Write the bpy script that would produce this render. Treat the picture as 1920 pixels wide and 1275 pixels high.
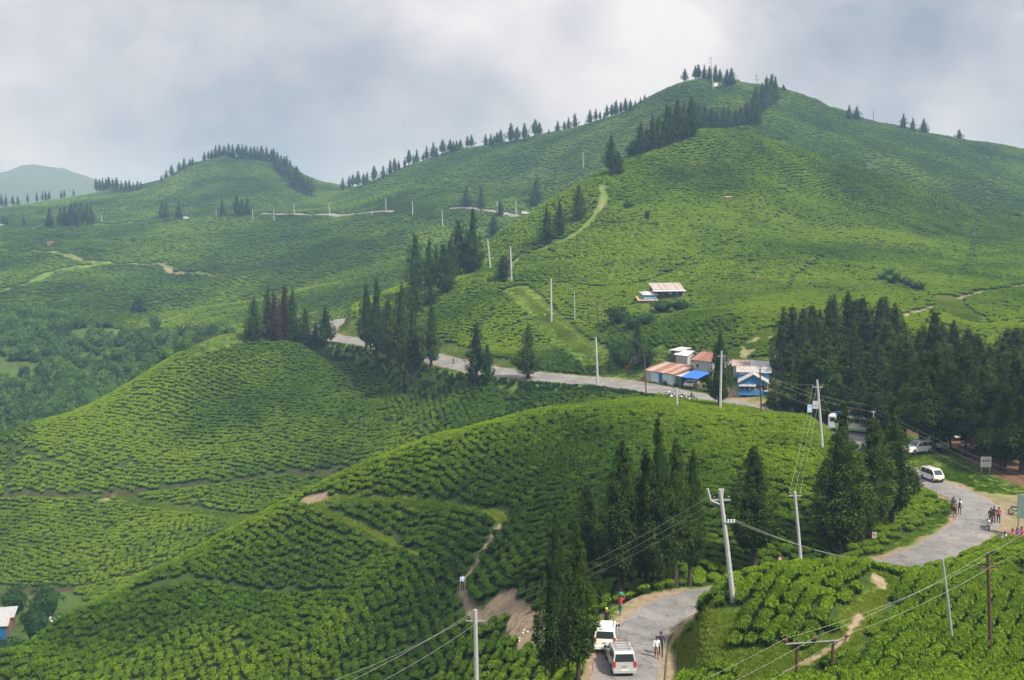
import bpy, bmesh, math, random
import numpy as np
from mathutils import Vector, Matrix, Euler

for _o in list(bpy.data.objects):
    bpy.data.objects.remove(_o)
SC = bpy.context.scene
COL = SC.collection
RND = random.Random(7)
NPR = np.random.default_rng(11)

# ------------------------------------------------------------------ camera
F = 2059.0                       # focal length in units of a 1920 px wide frame
HZ = 454.0                       # row of the horizon in that frame
TH = math.atan((637.5 - HZ) / F)
cam = bpy.data.cameras.new('camera')
cam.sensor_fit = 'HORIZONTAL'
cam.sensor_width = 36.0
cam.lens = 36.0 * F / 1920.0
cam.clip_start = 0.5
cam.clip_end = 20000.0
cam_ob = bpy.data.objects.new('camera', cam)
COL.objects.link(cam_ob)
cam_ob.location = (0, 0, 0)
cam_ob.rotation_euler = (math.pi / 2 - TH, 0, 0)
SC.camera = cam_ob

# ------------------------------------------------------------------ sun and sky
SUN_EL, SUN_AZ = 50.0, 132.0     # azimuth clockwise from +Y (view direction)
sd = bpy.data.lights.new('sun', 'SUN')
sd.energy = 5.0
sd.angle = math.radians(6.0)
sd.color = (1.0, 0.95, 0.86)
sun = bpy.data.objects.new('sun', sd)
COL.objects.link(sun)
_d = Vector((math.sin(math.radians(SUN_AZ)) * math.cos(math.radians(SUN_EL)),
             math.cos(math.radians(SUN_AZ)) * math.cos(math.radians(SUN_EL)),
             math.sin(math.radians(SUN_EL))))
sun.rotation_euler = (-_d).to_track_quat('-Z', 'Y').to_euler()
sun.location = _d * 300

w = bpy.data.worlds.new('World')
SC.world = w
w.use_nodes = True
NT = w.node_tree
NT.nodes.clear()


def wn(kind, **kw):
    n = NT.nodes.new(kind)
    for k, v in kw.items():
        setattr(n, k, v)
    return n


def wl(a, b):
    NT.links.new(a, b)


def wmath(op, a, b=None, c=None, clamp=False):
    n = NT.nodes.new('ShaderNodeMath')
    n.operation = op
    n.use_clamp = clamp
    for i, v in enumerate((a, b, c)):
        if v is None:
            continue
        if isinstance(v, (int, float)):
            n.inputs[i].default_value = v
        else:
            wl(v, n.inputs[i])
    return n.outputs[0]


sky = wn('ShaderNodeTexSky', sky_type='NISHITA')
sky.sun_disc = False
sky.sun_elevation = math.radians(SUN_EL)
sky.sun_rotation = math.radians(SUN_AZ)
sky.altitude = 1800
sky_s = wn('ShaderNodeVectorMath', operation='SCALE')
wl(sky.outputs[0], sky_s.inputs[0])
sky_s.inputs['Scale'].default_value = 0.10
tc = wn('ShaderNodeTexCoord')
sep = wn('ShaderNodeSeparateXYZ')
wl(tc.outputs['Generated'], sep.inputs[0])


def wnoise(scale, detail, rough, off, dist=0.0, squash=1.6):
    m = wn('ShaderNodeMapping')
    m.inputs['Location'].default_value = off
    m.inputs['Scale'].default_value = (1, 1, squash)
    wl(tc.outputs['Generated'], m.inputs[0])
    n = wn('ShaderNodeTexNoise')
    n.inputs['Scale'].default_value = scale
    n.inputs['Detail'].default_value = detail
    n.inputs['Roughness'].default_value = rough
    n.inputs['Distortion'].default_value = dist
    wl(m.outputs[0], n.inputs['Vector'])
    return n.outputs['Fac']


def wblob(px, py, r, power=2.0):
    """soft lobe round one sky direction: a bank or a gap of the cloud deck in view"""
    a, b = (px - 960) / F, (py - 637.5) / F
    v = Vector((a, math.cos(TH) - b * math.sin(TH), -math.sin(TH) - b * math.cos(TH))).normalized()
    d = wn('ShaderNodeVectorMath', operation='DISTANCE')
    nz = wn('ShaderNodeTexNoise')
    nz.inputs['Scale'].default_value = 7.0
    nz.inputs['Detail'].default_value = 5.0
    wl(tc.outputs['Generated'], nz.inputs['Vector'])
    sc = wn('ShaderNodeVectorMath', operation='MULTIPLY_ADD')
    wl(nz.outputs['Color'], sc.inputs[0])
    sc.inputs[1].default_value = (r * 1.7,) * 3
    wl(tc.outputs['Generated'], sc.inputs[2])
    wl(sc.outputs[0], d.inputs[0])
    d.inputs[1].default_value = v + Vector((r * 0.85,) * 3)
    q = wmath('DIVIDE', d.outputs['Value'], r)
    q = wmath('MULTIPLY', q, q)
    return wmath('POWER', math.e, wmath('MULTIPLY', q, -1.0))


n1 = wnoise(5.5, 6, 0.55, (3.1, 0.4, 1.2), 0.35)
n2 = wnoise(14.0, 5, 0.5, (1.1, 2.4, 0.2), 0.2)
n3 = wnoise(34.0, 5, 0.6, (0.3, 1.4, 2.2), 0.4)
cl = wmath('ADD', wmath('ADD', wmath('MULTIPLY', n1, 0.80), wmath('MULTIPLY', n2, 0.26)), wmath('MULTIPLY', n3, 0.08))
for (px, py, r, k) in ((1250, 90, .10, .28), (880, 120, .14, .16), (480, 90, .16, .13), (60, 40, .14, .05),
                       (1075, 20, .05, -.13), (1098, 85, .03, -.08), (1500, 60, .10, -.10), (1750, 110, .14, -.12),
                       (560, 275, .13, -.26), (300, 300, .12, -.20), (740, 250, .10, -.12), (1790, 235, .035, .20),
                       (20, 270, .07, .08), (1440, 90, .04, -.12)):
    cl = wmath('ADD', cl, wmath('MULTIPLY', wblob(px, py, r), k))
ramp = wn('ShaderNodeValToRGB')
wl(cl, ramp.inputs[0])
e = ramp.color_ramp.elements
e[0].position = 0.30
e[0].color = (0.190, 0.218, 0.262, 1)
e[1].position = 0.86
e[1].color = (0.56, 0.545, 0.555, 1)
m_ = ramp.color_ramp.elements.new(0.54)
m_.color = (0.338, 0.346, 0.380, 1)
# an overcast deck is about three times as bright overhead as at the horizon
zen = wmath('ADD', wmath('MULTIPLY', wmath('MAXIMUM', sep.outputs[2], 0.0), 1.5), 0.80)
cs = wn('ShaderNodeVectorMath', operation='SCALE')
wl(ramp.outputs[0], cs.inputs[0])
wl(zen, cs.inputs['Scale'])
mixw = wn('ShaderNodeMix', data_type='RGBA')
mixw.inputs[0].default_value = 0.96
wl(sky_s.outputs[0], mixw.inputs[6])
wl(cs.outputs[0], mixw.inputs[7])
bg = wn('ShaderNodeBackground')
bg.inputs['Strength'].default_value = 1.0
wl(mixw.outputs[2], bg.inputs[0])
wo = wn('ShaderNodeOutputWorld')
wl(bg.outputs[0], wo.inputs[0])

vs = SC.view_settings
vs.view_transform = 'Standard'
vs.look = 'None'
vs.exposure = 0.60
vs.gamma = 1.0
vs.use_curve_mapping = False
cy = SC.cycles
cy.use_denoising = True
cy.max_bounces = 4
cy.diffuse_bounces = 2
cy.glossy_bounces = 2
cy.transmission_bounces = 3
cy.transparent_max_bounces = 4
cy.volume_bounces = 0
cy.caustics_reflective = False
cy.caustics_refractive = False
# ------------------------------------------------------------------ sight lines <-> ground
def sight(px, py):
    """(x/y, z/y) of the sight line through a point of the frame"""
    a, b = (px - 960) / F, (py - 637.5) / F
    den = math.cos(TH) - b * math.sin(TH)
    return a / den, (-math.sin(TH) - b * math.cos(TH)) / den


def at(px, py, Y):
    u, t = sight(px, py)
    return Vector((u * Y, Y, t * Y))


# ------------------------------------------------------------------ survey of the hills: (px, py, distance)
COLS = {
    0: '1275@124 1250@125 1250@140 1200@178 1185@185 1110@200 1000@222 930@238 822@265 862@300 800@345 700@400 600@460 560@500 500@580 440@690 395@900 415@1200',
    133: '1275@122 1220@131 1160@138 1195@152 1150@185 1095@202 1000@222 920@240 783@270 825@305 780@345 700@395 600@455 540@510 480@600 425@720 372@1000 400@1300',
    300: '1275@118 1200@129 1140@138 1077@146 1110@160 1050@205 930@235 800@266 698@288 750@340 690@385 600@455 500@580 420@720 380@850 347@960 380@1200',
    433: '1275@115 1150@131 1070@143 1003@151 1050@170 1000@208 900@235 800@262 720@282 634@302 690@350 640@395 560@480 480@585 405@715 350@860 298@950 340@1200',
    533: '1275@113 1150@127 1050@142 947@155 1010@175 950@213 870@237 760@268 690@288 628@314 680@355 610@408 550@472 475@570 404@697 350@850 308@948 345@1200',
    627: '1275@110 1150@122 1000@142 900@157 960@180 900@224 840@238 750@268 680@294 645@310 626@322 660@362 600@412 530@478 470@556 405@672 380@790 364@845 400@1050',
    767: '1275@100 1150@114 1000@136 842@157 890@178 830@222 760@245 705@264 560@330 535@346 575@400 500@470 440@550 399@625 350@710 312@818 350@1020',
    873: '1275@91 1150@106 1000@122 900@138 808@155 845@172 790@212 730@230 600@285 540@318 515@350 560@400 480@480 440@540 392@604 340@690 280@802 325@1000',
    1007: '1275@79 1150@92 1000@111 900@126 830@142 772@160 800@178 745@214 650@262 580@280 500@330 430@376 395@400 470@450 402@588 340@670 262@789 310@980',
    1100: '1275@73 1100@94 1000@104 900@120 820@141 763@163 785@182 737@211 690@233 600@270 500@320 420@366 342@408 400@470 350@560 300@650 235@764 290@950',
    1200: '1100@91 1000@103 900@118 820@139 758@172 655@228 600@260 550@288 470@335 380@385 290@426 330@480 300@560 250@650 196@735 250@900',
    1300: '1080@92 1000@102 900@118 820@140 758@178 660@222 550@284 470@338 380@388 310@424 252@440 275@490 240@560 200@640 150@720 210@870',
    1420: '1060@95 950@107 880@120 820@140 781@163 650@220 550@282 450@347 350@406 264@452 285@500 235@580 200@640 166@700 215@840',
    1537: '1065@95 950@108 880@122 830@138 795@153 640@214 540@288 450@360 370@418 292@464 315@510 270@590 230@650 193@700 240@840',
    1640: '1000@104 900@122 850@138 740@182 620@215 540@285 450@370 380@426 325@474 345@520 290@590 260@660 235@714 275@860',
    1800: '800@160 740@172 650@212 590@250 500@335 430@430 377@490 390@530 340@590 300@660 267@740 300@880',
    1920: '820@152 740@172 650@202 560@270 480@370 430@450 402@500 410@540 350@620 310@700 284@760 315@900',
    # foreground knoll and its flanks
    1500.1: '1275@61 1150@69.5 1074@76', 1400.1: '1275@63 1180@69 1090@75.5', 1620.1: '1275@60 1120@74 1068@80', 1310.2: '1275@66 1180@71 1126@75.5',
    1800.1: '1275@60 1150@74 1080@85 1035@95', 1920.1: '1275@59 1100@81 1010@98', 1700.1: '1275@60.5 1150@74 1082@86',
    # forest floor, bank above the bend
    1480: '789@159', 1700.2: '846@143', 1750.2: '868@136', 1850.2: '872@136', 1900.2: '900@128', 1600.2: '775@176', 1500.2: '745@191', 1700.3: '745@180',
    # slopes by the hamlet
    830: '645@275 585@305', 950: '660@258 545@300', 1245: '712@212', 1410: '738@198',
    # upper crest lines
    340: '318@955', 375: '302@955', 480: '298@950', 560: '336@935', 590: '358@905', 700: '560@338 610@385 540@440 470@530 403@645 370@740 341@830 385@1030',
    200: '358@1000', 1060: '362@405', 1470: '172@700 220@840', 1580: '225@705', 1700: '243@720', 1850: '272@745', 935: '442@383', 1180: '213@744', 800: '302@815', 900: '276@800', 650: '590@332',
    50: '808@263 1222@131', 190: '1136@141', 383: '1034@149 648@299', 250: '728@281', 480.1: '978@153', 700.5: '868@157', 573: '930@156', 940: '788@158', 820: '822@155',
}
PTS = []
for px, s in COLS.items():
    for q in s.split():
        py, Y = q.split('@')
        PTS.append((round(px), float(py), float(Y)))
        if round(px) in (0, 1920) and float(px) == int(px):
            dx = -1 if px == 0 else 1
            PTS.append((px + dx * 330, float(py) + (12 if px else 25), float(Y) * 1.02))
            PTS.append((px + dx * 800, float(py) + (0 if px else 30), float(Y) * 1.05))
for px in (-700, -300, 0, 300, 600, 900, 1200, 1500, 1800, 2100, 2600):
    PTS += [(px, 1330, 45), (px, 1340, 25), (px, 1345, 8)]
    for Y in (1500, 1900):
        PTS.append((px, 440, Y))
    if px > 350 or px < -350:
        PTS.append((px, 425, 2600))
    PTS.append((px, 460, 3600))
for px, py in ((-250, 356), (-120, 342), (0, 325), (60, 318), (105, 324), (180, 348), (250, 375)):
    PTS.append((px, py, 2600))

ROAD_N = [(1160, 1330, -28.4), (1174, 1275, -28.5), (1190, 1205, -28.5), (1224, 1163, -28.5), (1290, 1127, -28.5), (1400, 88.5, None),
          (1520, 91.0, None), (1615, 93.5, None), (1690, 1057, -28.4), (1775, 1022, -28.4), (1826, 985, -28.3), (1838, 955, -28.2),
          (1802, 928, -28.1), (1742, 903, -28.0), (1690, 882, -28.0), (1630, 848, -27.9), (1585, 812, -27.9), (1500, 784, -27.9),
          (1420, 768, -27.9), (1345, 752, -27.9), (1250, 734, -27.8), (1150, 718, -27.8), (1000, 705, -27.7), (900, 692, -27.6),
          (825, 675, -27.5), (760, 656, -27.4), (690, 642, -27.3), (630, 634, -27.2), (606, 625, -27.0), (618, 610, -26.6),
          (650, 597, -26.4), (720, 592, -26.0)]
ROAD = []
for px, py, z in ROAD_N:
    if z is None:
        u, _t = sight(px, 1090)
        ROAD.append(Vector((u * py, py, -28.8)))
    else:
        u, t = sight(px, py)
        ROAD.append(Vector((u * z / t, z / t, z)))


def project(p):
    q = math.cos(TH) * p.y - math.sin(TH) * p.z
    return 960 + F * p.x / q, 637.5 - F * (math.sin(TH) * p.y + math.cos(TH) * p.z) / q


for p in ROAD[:-2]:
    PTS.append((*project(p), p.y))


def catmull(P, n):
    out = []
    for i in range(len(P) - 1):
        p0, p1, p2, p3 = P[max(i - 1, 0)], P[i], P[i + 1], P[min(i + 2, len(P) - 1)]
        for k in range(n):
            s = k / n
            out.append(0.5 * ((2 * p1) + (p2 - p0) * s + (2 * p0 - 5 * p1 + 4 * p2 - p3) * s * s + (3 * p1 - p0 - 3 * p2 + p3) * s ** 3))
    out.append(P[-1].copy())
    return out


ROAD_C = np.array([tuple(p) for p in catmull(ROAD, 8)])

# thin plate through the survey, in (azimuth, log distance)
A = np.array(PTS, float)
_b = (A[:, 1] - 637.5) / F
_den = math.cos(TH) - _b * math.sin(TH)
ux = (A[:, 0] - 960) / F / _den
vx = np.log(A[:, 2])
tx = (-math.sin(TH) - _b * math.cos(TH)) / _den
key = np.round(np.stack([ux * 400, vx * 400], 1)).astype(int)
_, keep = np.unique(key, axis=0, return_index=True)
ux, vx, tx = ux[keep], vx[keep], tx[keep]


def tpk(r2):
    return 0.5 * r2 * np.log(r2 + 1e-12)


n = len(ux)
K = tpk((ux[:, None] - ux[None]) ** 2 + (vx[:, None] - vx[None]) ** 2) + np.eye(n) * 2e-5
P3 = np.stack([np.ones(n), ux, vx], 1)
M = np.zeros((n + 3, n + 3))
M[:n, :n] = K
M[:n, n:] = P3
M[n:, :n] = P3.T
sol = np.linalg.solve(M, np.concatenate([tx, np.zeros(3)]))
WT, CT = sol[:n], sol[n:]


def tps(u, v):
    u = np.asarray(u, float).ravel()
    v = np.asarray(v, float).ravel()
    out = np.empty_like(u)
    for i in range(0, len(u), 20000):
        a, b = u[i:i + 20000], v[i:i + 20000]
        r2 = (a[:, None] - ux[None]) ** 2 + (b[:, None] - vx[None]) ** 2
        out[i:i + 20000] = tpk(r2) @ WT + CT[0] + CT[1] * a + CT[2] * b
    return out


# value noise for natural unevenness
_perm = NPR.random((256, 256))


def vnoise(x, y):
    xi, yi = np.floor(x).astype(int), np.floor(y).astype(int)
    fx, fy = x - xi, y - yi
    fx, fy = fx * fx * (3 - 2 * fx), fy * fy * (3 - 2 * fy)
    g = lambda a, b: _perm[a & 255, b & 255]
    return (g(xi, yi) * (1 - fx) + g(xi + 1, yi) * fx) * (1 - fy) + (g(xi, yi + 1) * (1 - fx) + g(xi + 1, yi + 1) * fx) * fy - 0.5


def fbm(x, y, s, oct=3):
    o, a = 0, 1.0
    for k in range(oct):
        o = o + a * vnoise(x / s + 17.3 * k, y / s + 5.1 * k)
        s, a = s * 0.5, a * 0.5
    return o


def polydist(x, y, P):
    """distance to a polyline, its height there, and the signed side"""
    P = np.asarray(P, float)
    x = np.asarray(x, float)
    y = np.asarray(y, float)
    best = np.full(x.shape, 1e9)
    bz = np.zeros(x.shape)
    side = np.zeros(x.shape)
    for i in range(len(P) - 1):
        ax, ay, az = P[i]
        dx, dy, dz = P[i + 1] - P[i]
        L2 = dx * dx + dy * dy + 1e-9
        s = np.clip(((x - ax) * dx + (y - ay) * dy) / L2, 0, 1)
        ex, ey = x - ax - s * dx, y - ay - s * dy
        d = np.hypot(ex, ey)
        m = d < best
        best = np.where(m, d, best)
        bz = np.where(m, az + s * dz, bz)
        side = np.where(m, np.sign(dx * ey - dy * ex), side)
    return best, bz, side


def sstep(a, b, x):
    s = np.clip((x - a) / (b - a), 0, 1)
    return s * s * (3 - 2 * s)


_du = np.arange(-0.64, 0.6401, 0.0020)
_su = 0.64 + np.cumsum(0.004 * 1.16 ** np.arange(28))
GU = np.concatenate([-_su[::-1], _du, _su])
GV = np.concatenate([np.linspace(math.log(5), math.log(57.5), 24), np.arange(math.log(58), math.log(520), 0.0058),
                     np.arange(math.log(521), math.log(1050), 0.0075), np.linspace(math.log(1060), math.log(3500), 46)])
UU, VV = np.meshgrid(GU, GV)
_coarse_u = np.linspace(-0.70, 0.70, 351)
_Uc, _Vc = np.meshgrid(_coarse_u, GV)
_Tc = tps(_Uc, _Vc).reshape(_Uc.shape)
TT = np.empty_like(UU)
for i in range(len(GV)):                       # cubic along u is not needed: 8 px steps of a smooth sheet
    TT[i] = np.interp(GU, _coarse_u, _Tc[i])
YY = np.exp(VV)
XX = UU * YY
ZZ = TT * YY
ZZ += (fbm(XX, YY, 22.0) * 0.9 * np.clip(YY / 200, 0.35, 2.5) + fbm(XX + 300, YY, 7.0, 2) * 0.30) * sstep(50, 75, YY)
ZZ += fbm(XX, YY, 420.0, 5) * 60 * sstep(1700, 2300, YY)


def cells(P, pad):
    P = np.asarray(P)
    Ym, YM = P[:, 1].min() - pad, P[:, 1].max() + pad
    i0, i1 = np.searchsorted(GV, math.log(max(Ym, 6))), np.searchsorted(GV, math.log(YM))
    us = np.concatenate([(P[:, 0] - pad) / np.maximum(P[:, 1] - pad, 5), (P[:, 0] + pad) / (P[:, 1] + pad), (P[:, 0] + pad) / np.maximum(P[:, 1] - pad, 5), (P[:, 0] - pad) / (P[:, 1] + pad)])
    j0, j1 = np.searchsorted(GU, us.min()), np.searchsorted(GU, us.max())
    return slice(max(i0 - 1, 0), i1 + 1), slice(max(j0 - 1, 0), j1 + 1)


# the road bench
RW = 2.15


def road_hw(y):
    return RW + 1.6 * sstep(165, 205, y)


def camber(y):
    return 0.085 * sstep(195, 225, y)


_s = cells(ROAD_C, 14)
_d, _z, _sd = polydist(XX[_s], YY[_s], ROAD_C)
_hw = road_hw(YY[_s])
_k = sstep(_hw + np.where(YY[_s] < 150, 3.4, 5.0), _hw + 1.2, _d)
_k = np.clip(_k, 0, 1)
ZZ[_s] = ZZ[_s] * (1 - _k) + (_z - 0.06 - _sd * np.minimum(_d, _hw + 1) * camber(YY[_s])) * _k
DROAD = np.full(XX.shape, 1e9)
DROAD[_s] = _d


def height(x, y):
    x = np.asarray(x, float)
    y = np.asarray(y, float)
    u, v = x / y, np.log(y)
    j = np.clip(np.searchsorted(GU, u) - 1, 0, len(GU) - 2)
    i = np.clip(np.searchsorted(GV, v) - 1, 0, len(GV) - 2)
    fu = np.clip((u - GU[j]) / (GU[j + 1] - GU[j]), 0, 1)
    fv = np.clip((v - GV[i]) / (GV[i + 1] - GV[i]), 0, 1)
    return (ZZ[i, j] * (1 - fu) + ZZ[i, j + 1] * fu) * (1 - fv) + (ZZ[i + 1, j] * (1 - fu) + ZZ[i + 1, j + 1] * fu) * fv


def H(x, y):
    return float(height(np.array([x]), np.array([y]))[0])


_YS = np.exp(np.arange(math.log(58), math.log(1150), 0.0015))


def hit(px, py, near=0.0):
    """first ground point on a sight line beyond a given distance"""
    u, t = sight(px, py)
    ys = _YS[_YS > near]
    tt = height(u * ys, ys) / ys
    ok = np.nonzero(tt >= t)[0]
    Y = ys[ok[0]] if len(ok) else ys[int(np.argmax(tt))]
    return Vector((u * Y, Y, H(u * Y, Y)))


def ground_at(px, Y):
    """ground point in the azimuth of a column at a distance"""
    u = (px - 960) / F
    for _ in range(3):
        b = math.tan(math.atan(-H(u * Y, Y) / Y) - TH)
        u = (px - 960) / F / (math.cos(TH) - b * math.sin(TH))
    return Vector((u * Y, Y, H(u * Y, Y)))
# ------------------------------------------------------------------ materials
MATS = {}


def mat(name, col=(0.5, 0.5, 0.5), rough=0.7, metal=0.0, spec=0.4, noise=None, bump=None, col2=None, emit=None):
    """plain procedural material: two tones broken up by noise, optional bump"""
    if name in MATS:
        return MATS[name]
    m = bpy.data.materials.new(name)
    m.use_nodes = True
    nt = m.node_tree
    b = nt.nodes['Principled BSDF']
    b.inputs['Roughness'].default_value = rough
    b.inputs['Metallic'].default_value = metal
    b.inputs['Specular IOR Level'].default_value = spec
    b.inputs['Base Color'].default_value = (*col, 1)
    if noise:
        tcn = nt.nodes.new('ShaderNodeTexCoord')
        nz = nt.nodes.new('ShaderNodeTexNoise')
        nz.inputs['Scale'].default_value = noise
        nz.inputs['Detail'].default_value = 5
        nz.inputs['Roughness'].default_value = 0.65
        nt.links.new(tcn.outputs['Object'], nz.inputs['Vector'])
        rp = nt.nodes.new('ShaderNodeValToRGB')
        rp.color_ramp.elements[0].position = 0.35
        rp.color_ramp.elements[1].position = 0.68
        rp.color_ramp.elements[0].color = (*col, 1)
        rp.color_ramp.elements[1].color = (*(col2 or tuple(c * 0.7 for c in col)), 1)
        nt.links.new(nz.outputs['Fac'], rp.inputs[0])
        nt.links.new(rp.outputs[0], b.inputs['Base Color'])
        if bump:
            bp = nt.nodes.new('ShaderNodeBump')
            bp.inputs['Strength'].default_value = bump
            bp.inputs['Distance'].default_value = 0.05
            nt.links.new(nz.outputs['Fac'], bp.inputs['Height'])
            nt.links.new(bp.outputs[0], b.inputs['Normal'])
    if emit:
        b.inputs['Emission Color'].default_value = (*emit, 1)
        b.inputs['Emission Strength'].default_value = 1
    MATS[name] = m
    return m


def add_mesh(name, verts, faces, m=None, parent=None, smooth=False):
    me = bpy.data.meshes.new(name)
    me.from_pydata([tuple(v) for v in verts], [], faces)
    if m:
        me.materials.append(m)
    if smooth:
        me.polygons.foreach_set('use_smooth', [True] * len(me.polygons))
    me.update()
    o = bpy.data.objects.new(name, me)
    COL.objects.link(o)
    if parent:
        o.parent = parent
    return o


def quick_mesh(name, co, quads, m, smooth=True):
    me = bpy.data.meshes.new(name)
    me.vertices.add(len(co))
    me.vertices.foreach_set('co', np.asarray(co, np.float32).ravel())
    k = quads.shape[1]
    me.loops.add(quads.size)
    me.loops.foreach_set('vertex_index', quads.ravel().astype(np.int32))
    me.polygons.add(len(quads))
    me.polygons.foreach_set('loop_start', np.arange(0, quads.size, k, dtype=np.int32))
    me.update()
    if smooth:
        me.polygons.foreach_set('use_smooth', np.ones(len(quads), bool))
    if m:
        me.materials.append(m)
    return me


def tag(o, label=None, cat=None, group=None, kind=None):
    if label:
        o['label'] = label
    if cat:
        o['category'] = cat
    if group:
        o['group'] = group
    if kind:
        o['kind'] = kind
    return o


# ------------------------------------------------------------------ lines and areas on the ground (frame rows, draped on the hills)
def drape(pts, near=0.0, n=4):
    P = [hit(px, py, near) for px, py in pts]
    return np.array([tuple(p) for p in catmull(P, n)])


# (points, half width, kind, cut depth)   kinds: d dirt, g grass, b bank (dark soil), n only a gap in the tea
LINES = [
    ([(1128, 348), (1130, 380), (1090, 430), (1050, 455), (1000, 474), (965, 492), (952, 528)], 1.3, 'dg', 0.2),
    ([(962, 542), (1005, 575), (1042, 612), (1072, 642), (1110, 668), (1165, 692)], 3.4, 'g', 0.0),
    ([(965, 545), (1012, 580), (1050, 618), (1082, 648), (1120, 672)], 0.45, 'dg', 0.0),
    ([(1446, 622), (1420, 642), (1385, 668), (1372, 690)], 2.2, 'dg', 0.1),
    ([(1690, 592), (1750, 575), (1800, 558), (1860, 545), (1920, 533)], 1.0, 'd', 0.4),
    ([(1775, 560), (1790, 580), (1830, 606)], 3.5, 'g', 0.1),
    ([(-30, 930), (100, 928), (200, 924), (300, 918), (400, 905), (470, 896), (530, 888), (600, 887), (650, 878)], 0.8, 'b', 1.1),
    ([(200, 935), (222, 928), (262, 944), (330, 954), (400, 964), (470, 972)], 1.2, 'g', 0.3),
    ([(196, 938), (212, 929)], 1.0, 'd', 0.0),
    ([(-30, 1112), (60, 1107), (150, 1098), (230, 1080), (300, 1060), (330, 1050)], 0.75, 'b', 1.1),
    ([(578, 938), (600, 945), (622, 965), (680, 990), (740, 1020), (790, 1040)], 0.28, 'g', 0.2),
    ([(575, 936), (605, 932)], 1.0, 'd', 0.0),
    ([(620, 932), (690, 936), (760, 938), (820, 943), (880, 950), (930, 962), (952, 975)], 0.40, 'g', 0.4),
    ([(945, 970), (925, 1000), (905, 1035), (885, 1065), (868, 1095), (872, 1120), (890, 1150), (930, 1160)], 0.42, 'd', 0.25),
    ([(1658, 1078), (1655, 1105), (1620, 1140), (1600, 1165), (1590, 1195), (1545, 1220), (1490, 1248), (1400, 1290)], 0.85, 'g', 0.1),
    ([(1648, 1082), (1652, 1098)], 0.5, 'd', 0.0),
    ([(1612, 1150), (1600, 1172), (1580, 1200), (1545, 1222), (1490, 1248), (1400, 1290)], 0.27, 'd', 0.05),
    ([(-20, 468), (60, 470), (130, 480), (165, 490), (230, 496), (300, 495), (320, 508), (360, 512), (440, 514)], 1.8, 'dg', 0.6),
    ([(300, 494), (325, 508), (350, 513)], 1.1, 'd', 0.6),
    ([(0, 548), (60, 530), (110, 508), (200, 492)], 3.0, 'g', 0.0),
    ([(170, 421), (240, 418), (330, 412)], 2.5, 'dg', 0.2),
    ([(1475, 545), (1490, 520), (1515, 505), (1540, 482)], 0.4, 'n', 0.4),
    ([(1560, 300), (1650, 298), (1760, 296), (1830, 292), (1920, 300)], 0.9, 'n', 0.8),
    ([(1870, 330), (1850, 380), (1830, 420), (1822, 480), (1800, 520)], 0.4, 'n', 0.3),
    ([(960, 528), (1050, 532), (1150, 538), (1240, 520), (1330, 470), (1420, 440)], 0.4, 'n', 0.4),
    ([(470, 402), (520, 402), (560, 403), (620, 404), (680, 401), (740, 397)], 3.0, 'n', 0.0),
    ([(845, 393), (872, 390), (900, 395), (935, 400), (972, 406)], 3.4, 'n', 0.0),
    ([(120, 870), (60, 850), (-20, 835)], 0.3, 'n', 0.3),
    ([(250, 1108), (400, 1090), (560, 1108), (640, 1108)], 0.3, 'n', 0.3),
    ([(17, 850), (14, 900), (18, 928)], 0.3, 'n', 0.3),
]
LINES = [(drape(p), w_, k, c) for p, w_, k, c in LINES]
for P, w_, k, c in LINES:
    if c:
        _s = cells(P, 8)
        _dd, _z, _sd = polydist(XX[_s], YY[_s], P)
        ZZ[_s] -= c * np.exp(-(_dd / (w_ * 1.1 + 0.3)) ** 2)


def area(pts):
    return np.array([((px - 960) / F * Y, Y) for px, Y in pts])


def inside(x, y, P):
    r = np.zeros(x.shape, bool)
    j = len(P) - 1
    for i in range(len(P)):
        xi, yi = P[i]
        xj, yj = P[j]
        c = ((yi > y) != (yj > y)) & (x < (xj - xi) * (y - yi) / (yj - yi + 1e-12) + xi)
        r ^= c
        j = i
    return r


def hits(pts):
    return np.array([tuple(hit(px, py))[:2] for px, py in pts])


A_FOREST = area([(1445, 196), (1480, 184), (1560, 168), (1640, 146), (1700, 133), (1752, 127), (1830, 124), (1960, 118), (2300, 112), (2300, 205), (1900, 196), (1700, 204), (1560, 212), (1450, 218)])
A_LOT = area([(1800, 124), (1860, 122.5), (2100, 119), (2100, 104), (1905, 104), (1865, 108), (1850, 117)])
A_CLEAR = hits([(893, 1158), (925, 1130), (965, 1108), (1005, 1122), (1045, 1140), (1085, 1170), (1072, 1225), (1010, 1220), (955, 1212), (950, 1186), (968, 1170), (925, 1172)])
A_VERGE = hits([(1050, 1275), (1075, 1200), (1120, 1160), (1165, 1130), (1220, 1112), (1300, 1098), (1300, 1125), (1220, 1160), (1140, 1200), (1110, 1275)])
A_KNOLLG = hits([(1255, 1275), (1262, 1215), (1290, 1180), (1345, 1150), (1390, 1152), (1400, 1185), (1372, 1215), (1450, 1195), (1490, 1215), (1500, 1250), (1560, 1262), (1560, 1274), (1400, 1275)])
A_BANK = area([(1868, 104), (1990, 104), (1990, 95.5), (1868, 97)])
A_SPUR = area([(350, 291), (430, 296), (520, 307), (640, 312), (660, 345), (560, 345), (400, 330), (330, 306)])
A_VALLEY = area([(-400, 290), (140, 300), (330, 300), (460, 318), (520, 345), (470, 392), (330, 415), (270, 440), (150, 452), (60, 470), (-400, 500)])
A_HAMLET = hits([(1178, 712), (1190, 672), (1215, 655), (1290, 652), (1335, 672), (1372, 672), (1440, 668), (1452, 745), (1425, 762), (1330, 728), (1260, 722)])
A_HOUSE = hits([(1195, 585), (1215, 545), (1292, 542), (1300, 575), (1240, 600)])
A_FARM = area([(-300, 205), (-300, 172), (70, 160), (120, 168), (150, 185), (120, 200)])
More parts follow.
